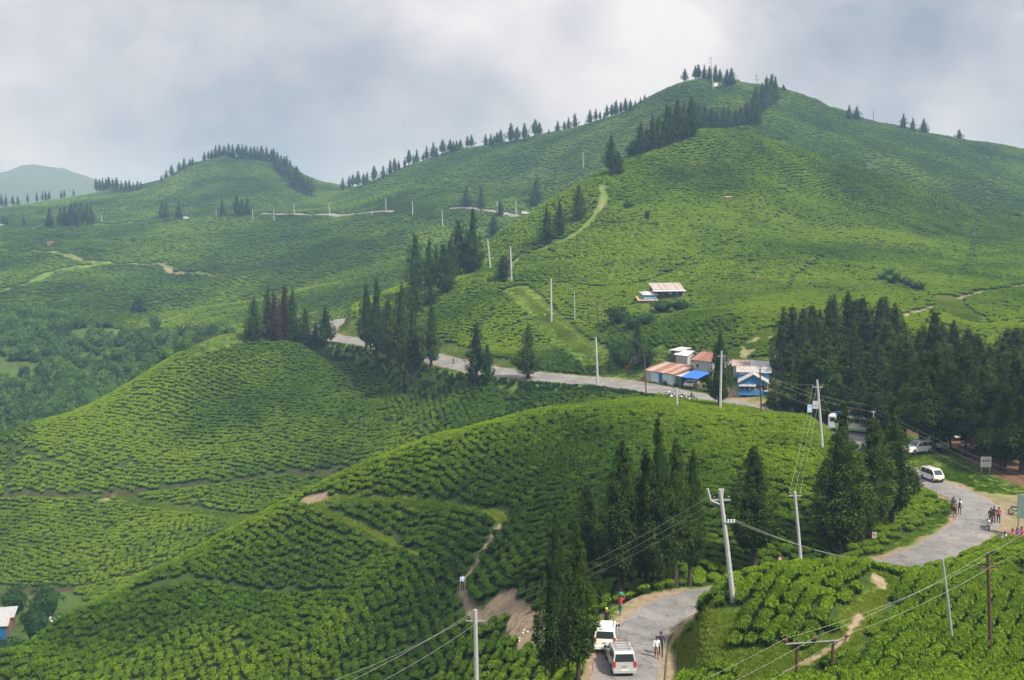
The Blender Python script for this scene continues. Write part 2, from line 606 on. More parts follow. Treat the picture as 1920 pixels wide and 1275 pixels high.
ALL_AREAS = [(A_FOREST, 'f'), (A_VALLEY, 'v'), (A_SPUR, 'g'), (A_FARM, 'v'), (A_HAMLET, 'h'), (A_HOUSE, 'g'), (A_KNOLLG, 'g'), (A_BANK, 'g'), (A_LOT, 'l'), (A_CLEAR, 'd'), (A_VERGE, 'dv')]


def masks(x, y, droad=None, rside=None, soft=True):
    """dirt, grass, forest litter, bank, bare (no tea) at ground points"""
    shp = x.shape
    dirt, grass, fore, bank, bare = (np.zeros(shp) for _ in range(5))
    wob = fbm(x, y, 2.6, 2)
    wob2 = fbm(x + 50, y, 9.0, 2)
    if droad is None:
        droad, _, rside = polydist(x, y, ROAD_C)
    pxs = x / y * F + 960
    for P, k in ALL_AREAS:
        m = inside(x + wob * 1.4, y + wob * 1.4, P).astype(float)
        bare = np.maximum(bare, m)
        if k == 'f':
            gr = m * sstep(10.5, 8.5, droad + wob2 * 2)
            grass = np.maximum(grass, gr)
            fore = np.maximum(fore, m - gr)
        elif k in 'gv':
            grass = np.maximum(grass, m * (0.75 + 0.5 * wob2) * (0.45 if k == 'v' else 1))
        elif k == 'h':
            grass = np.maximum(grass, m * 0.7)
            dirt = np.maximum(dirt, m * sstep(-0.1, 0.3, wob2 + 0.15) * sstep(13, 7, droad))
        elif k == 'l':
            dirt = np.maximum(dirt, m * (0.70 + 0.5 * wob2))
        elif k == 'd':
            dirt = np.maximum(dirt, m)
        else:
            dirt = np.maximum(dirt, m * sstep(-0.35, 0.2, wob + wob2))
            grass = np.maximum(grass, m * 0.6)
    for P, w_, k, c in LINES:
        bx = (x > P[:, 0].min() - 9) & (x < P[:, 0].max() + 9) & (y > P[:, 1].min() - 9) & (y < P[:, 1].max() + 9)
        if not bx.any():
            continue
        d, _, _ = polydist(x[bx], y[bx], P)
        m = sstep(w_ * 1.25, w_ * 0.75, d + wob[bx] * w_ * 0.7)
        g_ = sstep(w_ + 0.55, w_ + 0.15, d + wob[bx] * 0.4)
        bare[bx] = np.maximum(bare[bx], g_)
        if 'd' in k:
            dirt[bx] = np.maximum(dirt[bx], m * (0.75 * sstep(-0.05, 0.35, wob[bx]) if 'g' in k else 1.0))
        if 'g' in k:
            grass[bx] = np.maximum(grass[bx], m)
            if k == 'g':
                dirt[bx] *= 1 - m
        if 'b' in k:
            bank[bx] = np.maximum(bank[bx], g_)
    # road sides: gravel edge, grass verge, the cut bank above the far stretch
    up = (rside < 0)
    far_cut = np.where((y > 212) & up & (pxs < 960), 8.5, 0.0)
    dn = np.where((y > 196) & ~up & (pxs > 440) & (pxs < 1235), 7.5 + 4.0 * np.clip((700 - pxs) / 200, 0, 1), 0.0)
    vw = np.maximum(np.maximum(far_cut, dn), road_hw(y) + np.where(y < 97, 0.9, 1.7)) + wob2 * 1.6
    v = sstep(vw + 0.5, vw - 0.3, droad)
    bare = np.maximum(bare, v)
    hw_ = road_hw(y)
    grass = np.maximum(grass, v * 0.8)
    bank = np.maximum(bank, (far_cut > 0) * sstep(9.5, 7.0, droad + wob2 * 2) * sstep(3.2, 4.4, droad) * 0.55)
    ed = sstep(hw_ + 1.0, hw_ + 0.1, droad + wob * 1.1)
    dirt = np.maximum(dirt, ed)
    return dirt, grass, fore, bank, bare


_sd_full = np.zeros(XX.shape)
_s = cells(ROAD_C, 14)
_, _, _sd_full[_s] = polydist(XX[_s], YY[_s], ROAD_C)
DI, GR, FO, BA, BARE = masks(XX, YY, DROAD, _sd_full)
FO = np.where(YY > 1500, 0.12, FO)

# ------------------------------------------------------------------ ground material and sheet
gm = bpy.data.materials.new('hill_ground')
gm.use_nodes = True
nt = gm.node_tree
bsdf = nt.nodes['Principled BSDF']
bsdf.inputs['Roughness'].default_value = 0.9
bsdf.inputs['Specular IOR Level'].default_value = 0.15


def gnode(kind, **kw):
    n_ = nt.nodes.new(kind)
    for k, v in kw.items():
        setattr(n_, k, v)
    return n_


geo = gnode('ShaderNodeNewGeometry')


def gnoise(scale, c0, c1, p0=0.35, p1=0.65, detail=6):
    nz = gnode('ShaderNodeTexNoise')
    nz.inputs['Scale'].default_value = scale
    nz.inputs['Detail'].default_value = detail
    nz.inputs['Roughness'].default_value = 0.68
    nt.links.new(geo.outputs['Position'], nz.inputs['Vector'])
    r = gnode('ShaderNodeValToRGB')
    r.color_ramp.elements[0].position = p0
    r.color_ramp.elements[1].position = p1
    r.color_ramp.elements[0].color = (*c0, 1)
    r.color_ramp.elements[1].color = (*c1, 1)
    nt.links.new(nz.outputs['Fac'], r.inputs[0])
    return r.outputs[0], nz.outputs['Fac']


def gmix(f, a, b):
    m = gnode('ShaderNodeMix', data_type='RGBA')
    nt.links.new(f, m.inputs[0])
    nt.links.new(a, m.inputs[6])
    nt.links.new(b, m.inputs[7])
    return m.outputs[2]


base, bf = gnoise(0.45, (0.016, 0.030, 0.008), (0.040, 0.075, 0.012))
grass_c, _ = gnoise(0.55, (0.060, 0.135, 0.010), (0.170, 0.190, 0.030), 0.40, 0.72)
dirt_c, _ = gnoise(1.3, (0.175, 0.122, 0.076), (0.275, 0.215, 0.145))
fore_c, _ = gnoise(1.6, (0.070, 0.040, 0.024), (0.17, 0.095, 0.050))
bank_c, _ = gnoise(0.8, (0.030, 0.020, 0.012), (0.060, 0.060, 0.018))
at1 = gnode('ShaderNodeAttribute', attribute_name='cover')
sp = gnode('ShaderNodeSeparateColor')
nt.links.new(at1.outputs['Color'], sp.inputs[0])
c = gmix(sp.outputs[1], base, grass_c)
c = gmix(sp.outputs[2], c, fore_c)
c = gmix(at1.outputs['Alpha'], c, bank_c)
c = gmix(sp.outputs[0], c, dirt_c)
nt.links.new(c, bsdf.inputs['Base Color'])
bnz = gnode('ShaderNodeTexNoise')
bnz.inputs['Scale'].default_value = 3.0
bnz.inputs['Detail'].default_value = 6
nt.links.new(geo.outputs['Position'], bnz.inputs['Vector'])
bmp = gnode('ShaderNodeBump')
bmp.inputs['Strength'].default_value = 0.7
bmp.inputs['Distance'].default_value = 0.15
nt.links.new(bnz.outputs['Fac'], bmp.inputs['Height'])
nt.links.new(bmp.outputs[0], bsdf.inputs['Normal'])

nr, nc = XX.shape
idx = np.arange(nr * nc).reshape(nr, nc)
quads = np.stack([idx[:-1, :-1], idx[:-1, 1:], idx[1:, 1:], idx[1:, :-1]], -1).reshape(-1, 4)
tme = quick_mesh('terrain', np.stack([XX, YY, ZZ], -1).reshape(-1, 3), quads, gm)
ca = tme.color_attributes.new('cover', 'FLOAT_COLOR', 'POINT')
ca.data.foreach_set('color', np.stack([DI, np.clip(GR, 0, 1), FO, BA], -1).astype(np.float32).ravel())
terrain = bpy.data.objects.new('terrain', tme)
COL.objects.link(terrain)
tag(terrain, kind='structure', label='green tea-planted hills and valley ground')
# valley floor far around, so that the land goes on to the horizon
vf = add_mesh('valley_floor', [(7000 * math.cos(a * math.pi / 24), 7000 * math.sin(a * math.pi / 24), -96) for a in range(48)], [tuple(range(48))], mat('valley_green', (0.04, 0.075, 0.02), 0.9, noise=0.01, col2=(0.03, 0.05, 0.02)))
tag(vf, kind='structure')

# ------------------------------------------------------------------ roads
rmt = bpy.data.materials.new('asphalt')
rmt.use_nodes = True
nt = rmt.node_tree
bsdf = nt.nodes['Principled BSDF']
bsdf.inputs['Roughness'].default_value = 0.85
geo = gnode('ShaderNodeNewGeometry')
a1, _ = gnoise(0.35, (0.130, 0.132, 0.135), (0.225, 0.217, 0.203), 0.38, 0.62)
a2, _ = gnoise(4.0, (0.62, 0.62, 0.63), (1.15, 1.15, 1.14), 0.25, 0.75)
a3, _ = gnoise(0.9, (0.0, 0.0, 0.0), (1, 1, 1), 0.62, 0.72)
mm = gnode('ShaderNodeMix', data_type='RGBA', blend_type='MULTIPLY')
mm.inputs[0].default_value = 1
nt.links.new(a1, mm.inputs[6])
nt.links.new(a2, mm.inputs[7])
vor = gnode('ShaderNodeTexVoronoi', feature='DISTANCE_TO_EDGE')
vor.inputs['Scale'].default_value = 0.55
vw_ = gnode('ShaderNodeVectorMath', operation='MULTIPLY_ADD')
vnz = gnode('ShaderNodeTexNoise')
vnz.inputs['Scale'].default_value = 1.2
nt.links.new(geo.outputs['Position'], vnz.inputs['Vector'])
nt.links.new(vnz.outputs['Color'], vw_.inputs[0])
vw_.inputs[1].default_value = (1.2, 1.2, 1.2)
nt.links.new(geo.outputs['Position'], vw_.inputs[2])
nt.links.new(vw_.outputs[0], vor.inputs['Vector'])
crk = gnode('ShaderNodeMapRange')
crk.inputs[1].default_value = 0.0
crk.inputs[2].default_value = 0.035
crk.inputs[3].default_value = 0.50
crk.inputs[4].default_value = 1.0
nt.links.new(vor.outputs['Distance'], crk.inputs[0])
mc_ = gnode('ShaderNodeVectorMath', operation='SCALE')
nt.links.new(mm.outputs[2], mc_.inputs[0])
nt.links.new(crk.outputs[0], mc_.inputs['Scale'])
uvn = gnode('ShaderNodeAttribute', attribute_name='edge')
m3 = gnode('ShaderNodeMix', data_type='RGBA')
m3.inputs[7].default_value = (0.26, 0.19, 0.12, 1)
nt.links.new(mc_.outputs[0], m3.inputs[6])
eb = gnode('ShaderNodeMath', operation='MULTIPLY')
nt.links.new(uvn.outputs['Fac'], eb.inputs[0])
e2 = gnode('ShaderNodeMath', operation='ADD')
nt.links.new(a3, e2.inputs[0])
e2.inputs[1].default_value = 0.35
nt.links.new(e2.outputs[0], eb.inputs[1])
eb.use_clamp = True
nt.links.new(eb.outputs[0], m3.inputs[0])
nt.links.new(m3.outputs[2], bsdf.inputs['Base Color'])


def ribbon(name, P, hw, lift, wob=0.5, m=rmt, drape_on=False):
    P = np.asarray(P)
    seg = np.concatenate([[0], np.cumsum(np.hypot(*np.diff(P[:, :2], axis=0).T))])
    s = np.arange(0, seg[-1], 1.2)
    Q = np.stack([np.interp(s, seg, P[:, k]) for k in range(3)], 1)
    T = np.gradient(Q[:, :2], axis=0)
    T /= np.linalg.norm(T, axis=1)[:, None]
    N = np.stack([-T[:, 1], T[:, 0]], 1)
    offs = np.array([-1, -0.86, -0.6, 0, 0.6, 0.86, 1.0])
    edge = np.array([1, 0.50, 0.0, 0.38, 0.0, 0.50, 1])
    wl_, wr_ = fbm(s, s * 0 + 3, 3.0) * wob, fbm(s, s * 0 + 9, 3.0) * wob
    V, E = [], []
    for i in range(len(Q)):
        for o, e_ in zip(offs, edge):
            k = o * (hw(Q[i, 1]) if callable(hw) else hw) + (wl_[i] if o < -0.9 else wr_[i] if o > 0.9 else 0)
            V.append((Q[i, 0] + N[i, 0] * k, Q[i, 1] + N[i, 1] * k, Q[i, 2] + lift - abs(o) ** 2 * 0.05 - (k * camber(Q[i, 1]) if callable(hw) else 0)))
            if drape_on:
                V[-1] = (V[-1][0], V[-1][1], H(V[-1][0], V[-1][1]) + lift)
            E.append(e_)
    fs = [(i * 7 + j, i * 7 + j + 1, (i + 1) * 7 + j + 1, (i + 1) * 7 + j) for i in range(len(Q) - 1) for j in range(6)]
    o = add_mesh(name, V, fs, m, smooth=True)
    at_ = o.data.attributes.new('edge', 'FLOAT', 'POINT')
    at_.data.foreach_set('value', np.array(E, np.float32))
    return o


road = tag(ribbon('road', ROAD_C, road_hw, 0.05), label='winding grey asphalt road through the tea hills', kind='structure')
_fr = drape([(488, 402), (520, 402), (560, 403), (620, 404), (680, 401), (740, 397)], n=4)
tag(ribbon('road', _fr, 2.1, 0.35, drape_on=True), label='pale distant road across the left hillside', kind='structure')
_fr = drape([(845, 393), (872, 390), (900, 395), (935, 400), (972, 406)], n=4)
tag(ribbon('road', _fr, 2.6, 0.35, drape_on=True), label='pale distant road by the poles below the long ridge', kind='structure')
# ------------------------------------------------------------------ foliage material: leaf colours vary by leaf and by plant
def leaf_mat(name, dark, mid, fresh, rough=0.6, trans=0.25, plant=True):
    m = bpy.data.materials.new(name)
    m.use_nodes = True
    t = m.node_tree
    b = t.nodes['Principled BSDF']
    b.inputs['Roughness'].default_value = rough
    b.inputs['Specular IOR Level'].default_value = 0.10
    a = t.nodes.new('ShaderNodeAttribute')
    a.attribute_name = 'leaf'
    i = t.nodes.new('ShaderNodeAttribute')
    i.attribute_type = 'INSTANCER'
    i.attribute_name = 'tint'
    s = t.nodes.new('ShaderNodeMath')
    s.operation = 'MULTIPLY_ADD'
    t.links.new(i.outputs['Fac'], s.inputs[0])
    s.inputs[1].default_value = 1.0 if plant else 0.0
    t.links.new(a.outputs['Fac'], s.inputs[2])
    r = t.nodes.new('ShaderNodeValToRGB')
    e_ = r.color_ramp.elements
    e_[0].position, e_[0].color = 0.05, (*dark, 1)
    e_[1].position, e_[1].color = 0.95, (*fresh, 1)
    q = e_.new(0.5)
    q.color = (*mid, 1)
    t.links.new(s.outputs[0], r.inputs[0])
    t.links.new(r.outputs[0], b.inputs['Base Color'])
    if trans:
        tr = t.nodes.new('ShaderNodeBsdfTranslucent')
        t.links.new(r.outputs[0], tr.inputs[0])
        mx = t.nodes.new('ShaderNodeMixShader')
        mx.inputs[0].default_value = trans
        t.links.new(b.outputs[0], mx.inputs[1])
        t.links.new(tr.outputs[0], mx.inputs[2])
        t.links.new(mx.outputs[0], t.nodes['Material Output'].inputs[0])
    return m


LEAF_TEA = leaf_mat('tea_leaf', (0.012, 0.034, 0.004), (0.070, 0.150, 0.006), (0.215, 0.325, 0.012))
LEAF_CON = leaf_mat('conifer_needles', (0.010, 0.026, 0.005), (0.056, 0.100, 0.011), (0.150, 0.205, 0.016), 0.7, 0.15)
LEAF_BRO = leaf_mat('browned_needles', (0.022, 0.018, 0.010), (0.060, 0.035, 0.018), (0.11, 0.062, 0.028), 0.75, 0.1)
LEAF_BRD = leaf_mat('broad_leaf', (0.014, 0.040, 0.010), (0.035, 0.085, 0.016), (0.085, 0.165, 0.026), 0.6, 0.25)
LEAF_GRS = leaf_mat('grass_blade', (0.040, 0.095, 0.006), (0.115, 0.205, 0.012), (0.27, 0.29, 0.04), 0.7, 0.3)
BARK = mat('bark', (0.055, 0.042, 0.032), 0.9, noise=6.0, col2=(0.030, 0.023, 0.018))


class Leaves:
    """collects leaf blades (two triangles or one kite each) and solid cores with a leaf value"""

    def __init__(self):
        self.v, self.f, self.l = [], [], []

    def blade(self, p, d, n, L, W, val, bend=0.0):
        d = d.normalized()
        s = d.cross(n)
        if s.length < 1e-4:
            s = d.orthogonal()
        s = s.normalized() * W * 0.5
        k = len(self.v)
        up = s.cross(d).normalized() * bend * L
        self.v += [p, p + d * L * 0.45 + s, p + d * L + up, p + d * L * 0.45 - s]
        self.f.append((k, k + 1, k + 2, k + 3))
        self.l += [val] * 4

    def core(self, rings, seg, val):
        """rings: list of (x, y, z, rx, ry)"""
        k = len(self.v)
        for (x, y, z, rx, ry) in rings:
            for a in range(seg):
                an = 2 * math.pi * a / seg
                self.v.append(Vector((x + rx * math.cos(an), y + ry * math.sin(an), z)))
                self.l.append(val)
        for i in range(len(rings) - 1):
            for a in range(seg):
                b = (a + 1) % seg
                self.f.append((k + i * seg + a, k + i * seg + b, k + (i + 1) * seg + b, k + (i + 1) * seg + a))
        self.f.append(tuple(k + (len(rings) - 1) * seg + a for a in range(seg)))

    def mesh(self, name, m):
        me = bpy.data.meshes.new(name)
        me.from_pydata([tuple(v) for v in self.v], [], self.f)
        a = me.attributes.new('leaf', 'FLOAT', 'POINT')
        a.data.foreach_set('value', np.array(self.l, np.float32))
        me.materials.append(m)
        me.update()
        return me


def rdir(r=RND):
    z = r.uniform(-1, 1)
    a = r.uniform(0, 2 * math.pi)
    q = math.sqrt(1 - z * z)
    return Vector((q * math.cos(a), q * math.sin(a), z))


# ------------------------------------------------------------------ tea bush: a plucked, flat-topped dome of leaves, long axis along the row
def tea_bush(seed, nleaf, size):
    r = random.Random(seed)
    L = Leaves()
    rx, ry, h = 0.76 * r.uniform(.9, 1.1), 0.60 * r.uniform(.9, 1.1), 0.78
    ph = [r.uniform(0, 6.28) for _ in range(4)]

    def rad(a):
        return 1 + 0.13 * math.sin(2 * a + ph[0]) + 0.10 * math.sin(3 * a + ph[1]) + 0.07 * math.sin(5 * a + ph[2])
    seg = 10
    k = len(L.v)
    prof = [(0.55, -0.15), (0.88, 0.28), (0.95, 0.58), (0.84, 0.74), (0.4, 0.80)]
    for (q, z) in prof:
        for a in range(seg):
            an = 2 * math.pi * a / seg
            L.v.append(Vector((q * rx * rad(an) * math.cos(an), q * ry * rad(an) * math.sin(an), z * h)))
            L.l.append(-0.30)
    for i in range(len(prof) - 1):
        for a in range(seg):
            b = (a + 1) % seg
            L.f.append((k + i * seg + a, k + i * seg + b, k + (i + 1) * seg + b, k + (i + 1) * seg + a))
    L.f.append(tuple(k + (len(prof) - 1) * seg + a for a in range(seg)))
    for _ in range(nleaf):
        an = r.uniform(0, 2 * math.pi)
        e_ = r.random() ** 0.62                         # 0 top .. 1 rim and flank
        if e_ < 0.80:
            q = e_ / 0.80
            p = Vector((q * rx * rad(an) * math.cos(an), q * ry * rad(an) * math.sin(an), h * (0.86 - 0.13 * q ** 4) + r.uniform(-.045, .05)))
            nrm = Vector((math.cos(an) * q * .5, math.sin(an) * q * .5, 1))
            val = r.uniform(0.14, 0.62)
        else:
            z = r.uniform(0.05, 0.66)
            q = 1.0 - 0.14 * (1 - z)
            p = Vector((q * rx * rad(an) * math.cos(an), q * ry * rad(an) * math.sin(an), z * h))
            nrm = Vector((math.cos(an), math.sin(an), 0.45))
            val = r.uniform(-0.30, 0.06)  # mature flank leaves, darkened further to paint shade into the gaps between rows
        d = (rdir(r) + nrm * 0.55)
        L.blade(p, d, (nrm + rdir(r) * 0.7).normalized(), size * r.uniform(.7, 1.3), size * 0.52, val, r.uniform(-.2, .1))
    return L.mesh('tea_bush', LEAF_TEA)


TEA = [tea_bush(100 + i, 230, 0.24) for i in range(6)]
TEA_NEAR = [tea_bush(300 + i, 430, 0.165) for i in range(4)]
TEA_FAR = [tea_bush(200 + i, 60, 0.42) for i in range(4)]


# ------------------------------------------------------------------ where the bushes stand: rows that follow the contour, field by field
def grad(x, y, e_=7.0):
    gx = (height(x + e_, y) - height(x - e_, y)) / (2 * e_)
    gy = (height(x, y + e_) - height(x, y - e_)) / (2 * e_)
    return gx, gy


RUN = np.maximum.accumulate(np.where(YY > 58, ZZ / YY, -9), axis=0)


def seen(x, y, z, slack=0.0035):
    u, v = x / y, np.log(y)
    j = np.clip(np.searchsorted(GU, u), 1, len(GU) - 1)
    i = np.clip(np.searchsorted(GV, v) - 2, 0, len(GV) - 1)
    return (z / y) >= np.minimum(RUN[i, j], RUN[i, j - 1]) - slack


def rows(Y0, Y1, cell, along, across, umax=0.53):
    xs, ys, rot, pat = [], [], [], []
    cx, cyy = [], []
    y = Y0 - cell
    while y < Y1 + cell:
        x = -umax * (y + cell) - cell
        while x < umax * (y + cell) + cell:
            cx.append(x + NPR.uniform(-.35, .35) * cell)
            cyy.append(y + NPR.uniform(-.35, .35) * cell)
            x += cell
        y += cell
    cx, cyy = np.array(cx), np.array(cyy)
    ok = (cyy > 50)
    cx, cyy = cx[ok], cyy[ok]
    gx, gy = grad(cx, np.maximum(cyy, 60))
    for k in range(len(cx)):
        g = math.hypot(gx[k], gy[k])
        a = math.atan2(-gx[k], gy[k]) + math.pi / 2 if g > 0.015 else 0.3
        a = math.atan2(math.cos(math.atan2(gy[k], gx[k])), -math.sin(math.atan2(gy[k], gx[k])))
        if g < 0.03:
            a = 0.2
        pxc = cx[k] / max(cyy[k], 30) * F + 960
        if cyy[k] < 98 and pxc > 1230:                 # the foreground knoll: straight planted rows
            a = math.radians(46 if pxc < 1620 else 60)
        knoll = cyy[k] < 98 and pxc > 1230
        al, ac, jt = (0.64, 1.04, .5) if knoll else (along, across, 1.0)
        sl = math.cos(math.atan(g))
        R = cell * 1.0
        I, J = np.meshgrid(np.arange(-R, R, al), np.arange(-R, R, ac * sl))
        I, J = I.ravel(), J.ravel()
        lx = I + NPR.normal(0, al * 0.24, I.shape) + np.round(J / (ac * sl)) * al * 0.37
        ly = J + NPR.normal(0, ac * 0.11 * jt, I.shape)
        ly = ly + fbm(lx + 77 * k, ly, 9.0, 2) * ac * 0.8
        wx = cx[k] + lx * math.cos(a) - ly * math.sin(a)
        wy = cyy[k] + lx * math.sin(a) + ly * math.cos(a)
        m = (wy > Y0) & (wy < Y1) & (np.abs(wx / wy) < umax)
        wx, wy = wx[m], wy[m]
        if not len(wx):
            continue
        near = np.argsort((cx - cx[k]) ** 2 + (cyy - cyy[k]) ** 2)[:10]
        wpx = wx + fbm(wx, wy, 12.0, 2) * cell * .35
        wpy = wy + fbm(wx + 99, wy, 12.0, 2) * cell * .35
        dd = (wpx[:, None] - cx[near][None]) ** 2 + (wpy[:, None] - cyy[near][None]) ** 2
        own = dd.argmin(1) == 0
        xs.append(wx[own])
        ys.append(wy[own])
        rot.append(np.full(own.sum(), a))
        pat.append(np.full(own.sum(), NPR.uniform(-1, 1)))
    x, y, a, p = map(np.concatenate, (xs, ys, rot, pat))
    z = height(x, y)
    m = seen(x, y, z + 1.2)
    x, y, z, a, p = x[m], y[m], z[m], a[m], p[m]
    bare = masks(x, y)[4]
    m = (bare < 0.35 + NPR.uniform(-.2, .2, bare.shape)) & (NPR.random(bare.shape) > 0.05)
    return x[m], y[m], z[m], a[m], p[m]


def tints(x, y, p):
    return np.clip(0.25 + 0.60 * fbm(x, y, 34.0, 3) + 0.15 * fbm(x + 500, y, 6.0, 2) + 0.11 * p + NPR.normal(0, .07, x.shape), -0.22, 0.55)


def scatter(name, x, y, z, rz, sc, tint, which, meshes, label, cat, tilt=None):
    """one 'stuff' object: points carrying instances of the given meshes"""
    me = bpy.data.meshes.new(name)
    me.vertices.add(len(x))
    me.vertices.foreach_set('co', np.stack([x, y, z], 1).astype(np.float32).ravel())

    def attr(nm, typ, field, val):
        a_ = me.attributes.new(nm, typ, 'POINT')
        a_.data.foreach_set(field, val)
    if tilt is None:
        tilt = np.zeros((len(x), 2))
    attr('rot', 'FLOAT_VECTOR', 'vector', np.stack([tilt[:, 0], tilt[:, 1], rz], 1).astype(np.float32).ravel())
    attr('scl', 'FLOAT_VECTOR', 'vector', np.asarray(sc, np.float32).ravel())
    attr('tint', 'FLOAT', 'value', np.asarray(tint, np.float32))
    attr('which', 'INT', 'value', np.asarray(which, np.int32))
    me.update()
    o = bpy.data.objects.new(name, me)
    COL.objects.link(o)
    pc = bpy.data.collections.new(name + '_kinds')
    for i, q in enumerate(meshes):
        po = bpy.data.objects.new(name + '_%02d' % i, q)
        pc.objects.link(po)
    g = bpy.data.node_groups.new(name + '_scatter', 'GeometryNodeTree')
    g.interface.new_socket('Geometry', in_out='INPUT', socket_type='NodeSocketGeometry')
    g.interface.new_socket('Geometry', in_out='OUTPUT', socket_type='NodeSocketGeometry')
    gi, go = g.nodes.new('NodeGroupInput'), g.nodes.new('NodeGroupOutput')
    ci = g.nodes.new('GeometryNodeCollectionInfo')
    ci.inputs[0].default_value = pc
    ci.inputs[1].default_value = True
    ci.inputs[2].default_value = True
    ip = g.nodes.new('GeometryNodeInstanceOnPoints')
    ip.inputs['Pick Instance'].default_value = True

    def named(nm, typ):
        q = g.nodes.new('GeometryNodeInputNamedAttribute')
        q.data_type = typ
        q.inputs[0].default_value = nm
        return q.outputs[0]
    g.links.new(gi.outputs[0], ip.inputs['Points'])
    g.links.new(ci.outputs[0], ip.inputs['Instance'])
    g.links.new(named('which', 'INT'), ip.inputs['Instance Index'])
    er = g.nodes.new('FunctionNodeEulerToRotation')
    g.links.new(named('rot', 'FLOAT_VECTOR'), er.inputs[0])
    g.links.new(er.outputs[0], ip.inputs['Rotation'])
    g.links.new(named('scl', 'FLOAT_VECTOR'), ip.inputs['Scale'])
    g.links.new(ip.outputs[0], go.inputs[0])
    md = o.modifiers.new('scatter', 'NODES')
    md.node_group = g
    tag(o, label, cat, kind='stuff')
    return o


def tilts(x, y, rz, k=0.8):
    """lean the plant with the slope, expressed in the plant's own turned frame"""
    gx, gy = grad(x, y, 1.5)
    c_, s_ = np.cos(rz), np.sin(rz)
    lx, ly = gx * c_ + gy * s_, -gx * s_ + gy * c_
    return np.stack([np.arctan(ly) * k, -np.arctan(lx) * k], 1)


parts_ = [rows(50.0, 205, 30.0, 0.84, 1.13), rows(205, 300, 34.0, 1.05, 1.36)]
bx, by, bz, ba, bp = (np.concatenate([q[k] for q in parts_]) for k in range(5))
big = np.where(by < 205, .70, .86)
on_knoll = (by < 92) & (bx / by * F + 960 > 1240)
big = np.where(on_knoll, .72, big)
tn = np.clip(tints(bx, by, bp) + np.where(on_knoll, .14, 0), -.2, .6)  # yellow-green knoll bushes, lightened to paint in the brighter light there too
sc0 = np.stack([NPR.uniform(.72, 1.28, bx.shape) * big, NPR.uniform(.8, 1.2, bx.shape) * big, NPR.uniform(.85, 1.2, bx.shape) * (big * .5 + .45)], 1)
TEA_ALL = TEA + TEA_NEAR
wh = np.where(by < 112, len(TEA) + NPR.integers(0, len(TEA_NEAR), bx.shape), NPR.integers(0, len(TEA), bx.shape))
tl = tilts(bx, by, ba)
ppx, ppy = 960 + bx / by * F, HZ - bz / by * F
cand = np.nonzero((ppx > 1300) & (ppx < 1900) & (ppy < 1285) & (ppy > 1000))[0]
cand = cand[np.argsort(by[cand])][:300]
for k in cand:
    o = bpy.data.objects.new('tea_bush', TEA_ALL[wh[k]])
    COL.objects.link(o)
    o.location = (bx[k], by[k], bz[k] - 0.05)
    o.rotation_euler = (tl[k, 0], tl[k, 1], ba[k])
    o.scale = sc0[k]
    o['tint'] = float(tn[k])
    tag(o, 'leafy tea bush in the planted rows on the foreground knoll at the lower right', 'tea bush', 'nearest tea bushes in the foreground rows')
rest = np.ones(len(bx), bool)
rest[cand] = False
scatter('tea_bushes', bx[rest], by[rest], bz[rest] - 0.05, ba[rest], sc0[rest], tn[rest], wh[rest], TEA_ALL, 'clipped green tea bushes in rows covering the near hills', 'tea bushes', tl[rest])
fx, fy, fz, fa, fp = rows(300, 470, 46.0, 1.4, 1.6)
tn2 = tints(fx, fy, fp) + 0.06
sc2 = np.stack([NPR.uniform(1.0, 1.5, fx.shape), NPR.uniform(.95, 1.2, fx.shape), NPR.uniform(.8, 1.1, fx.shape)], 1)
scatter('tea_bushes_far', fx, fy, fz - .05, fa, sc2, tn2, NPR.integers(0, 4, fx.shape), TEA_FAR, 'tea bush rows on the upper slopes of the large hill', 'tea bushes', tilts(fx, fy, fa))
gx_, gy_, gz_, ga_, gp_ = rows(470, 1060, 90.0, 2.7, 2.7)
tn3 = tints(gx_, gy_, gp_) * 0.8 - 0.10
sc3 = np.stack([NPR.uniform(1.9, 3.0, gx_.shape), NPR.uniform(1.7, 2.2, gx_.shape), NPR.uniform(.9, 1.3, gx_.shape)], 1)
scatter('tea_fields_distant', gx_, gy_, gz_ - .1, ga_, sc3, tn3, NPR.integers(0, 4, gx_.shape), TEA_FAR, 'tea fields on the distant hazy ridges', 'tea bushes', tilts(gx_, gy_, ga_))
print('TEA', len(bx), len(fx), len(gx_))
